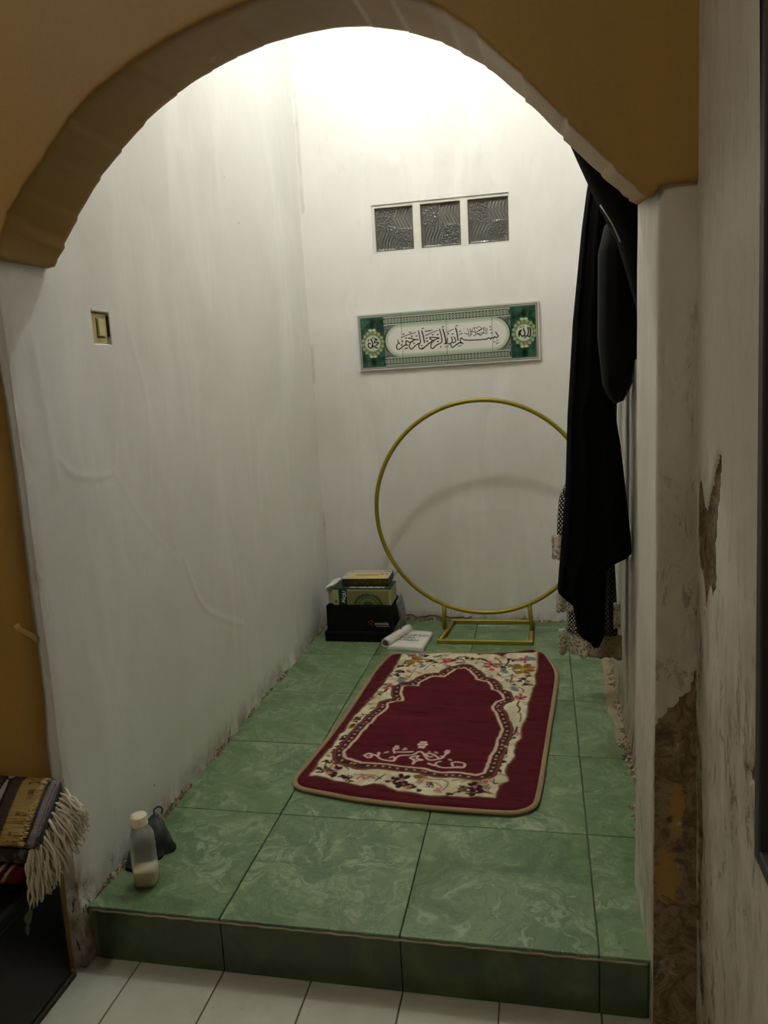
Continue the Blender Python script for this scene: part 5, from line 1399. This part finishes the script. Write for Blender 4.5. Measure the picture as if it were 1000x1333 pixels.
o = link('woven_end', _bw, simple('cream_weave', (190, 182, 160), 0.9, bump=0.4), r2); md = o.modifiers.new('s', 'SOLIDIFY'); md.thickness = 0.004
# top: patterned folded rug in clear wrap
r1 = thing('folded_prayer_rug', 'brown-grey folded rug with gold fringe and zigzag band, topmost on the black box', 'rug', (0, 0, 0))
def topcol(X, Y, Z):
    s = Y * 0.8 - Z
    p = Painter(X, s, (74, 66, 62)); n_ = vnoise(X, s, 40, 221, 3)
    p.mix(smooth(0.5, 0.75, n_) * 0.4, (104, 92, 88))
    band = np.abs(X + 0.022); p.mix(np.clip(0.5 - (band - 0.0125) / 0.002, 0, 1), (46, 40, 38))
    zz = np.abs(((s / 0.022) % 1.0) - 0.5) * 2; zx = (X + 0.022) / 0.0125
    tri = (np.abs(zx) < 0.85) & ((np.abs(zx) - (1 - zz) * 0.9) < 0.0)
    p.mix(tri * 1.0 * (((s / 0.022) % 1.0) > 0.1), (176, 172, 160))
    p.mix(np.clip(0.5 - (np.abs(X + 0.075) - 0.022) / 0.004, 0, 1) * smooth(0.4, 0.6, vnoise(X, s, 40, 225)), (96, 30, 34))
    g = np.clip(0.5 - (np.abs(X - 0.044) - 0.029) / 0.002, 0, 1)
    p.mix(g, (172, 146, 88))
    st_ = vnoise(X, s, 120, 222, 2, 0.12, 1.6)
    p.mix(g * smooth(0.3, 0.9, np.sin(s * 1500 + 6 * vnoise(X, s, 60, 229))) * (X > 0.030) * smooth(0.3, 0.5, vnoise(X, s, 50, 228)) * 0.8, (84, 62, 26)); p.mix(g * smooth(0.55, 0.7, vnoise(X, s, 160, 223, 2, 1, 1)) * (X > 0.056), (206, 188, 132))
    p.mix(smooth(0.071, 0.074, X), (66, 64, 68)); p.mix(smooth(0.071, 0.074, X) * smooth(0.55, 0.7, vnoise(X, s, 70, 224, 3)) * 0.7, (150, 150, 152))
    return p.c
yy = np.array([-0.062, -0.075, -0.095, -0.120, -0.142, -0.158, -0.167, -0.170, -0.168, -0.150, -0.11, -0.066, -0.062])
zz = np.array([0.338, 0.338, 0.326, 0.304, 0.284, 0.268, 0.256, 0.251, 0.2475, 0.2465, 0.2465, 0.2465, 0.30])
tt = np.arange(len(yy)); t3 = np.linspace(0, len(yy) - 1, 200)
folded('body', -0.34, 0.104, (np.interp(t3, tt, yy), np.interp(t3, tt, zz)), MAT['mat_print'], r1, topcol, 0.0025, 330, 7, 0.012)
m = NT('clear_wrap'); m.base((0.9, 0.9, 0.92)); m.rough(0.06); m.put(Transmission_Weight=1.0, IOR=1.15)
t4 = np.linspace(0, 7.2, 60)
wp = []
for x in np.linspace(0.066, 0.108, 34):
    y_ = np.interp(t4, tt, yy); z_ = np.interp(t4, tt, zz)
    nn = 0.004 + 0.005 * vnoise(np.full(60, x), t4 / 7, 30, 231) + (0.003 if x > 0.1 else 0)
    wp.append(np.stack([x + 0 * t4, y_ - nn * 0.7, z_ + nn * 0.7], -1))
link('clear_wrap', grid_mesh(np.stack(wp, 0)), m.m, r1)
gf = bmesh.new()
for k in range(70):
    t = rs.uniform(0.0, 7.0); y_ = float(np.interp(t, tt, yy)); z_ = float(np.interp(t, tt, zz))
    x = rs.uniform(0.058, 0.066)
    tube_bm(gf, [(x, y_ - 0.002, z_ + 0.002), (x + 0.006, y_ - 0.005, z_ + 0.005), (x + 0.012, y_ - 0.004 + rs.uniform(-0.004, 0.004), z_ + 0.003)], 0.0011, 4)
o = bm_obj('gold_fringe', gf, simple('gold_thread', (190, 168, 108), 0.7), r1); o['kind'] = 'stuff'
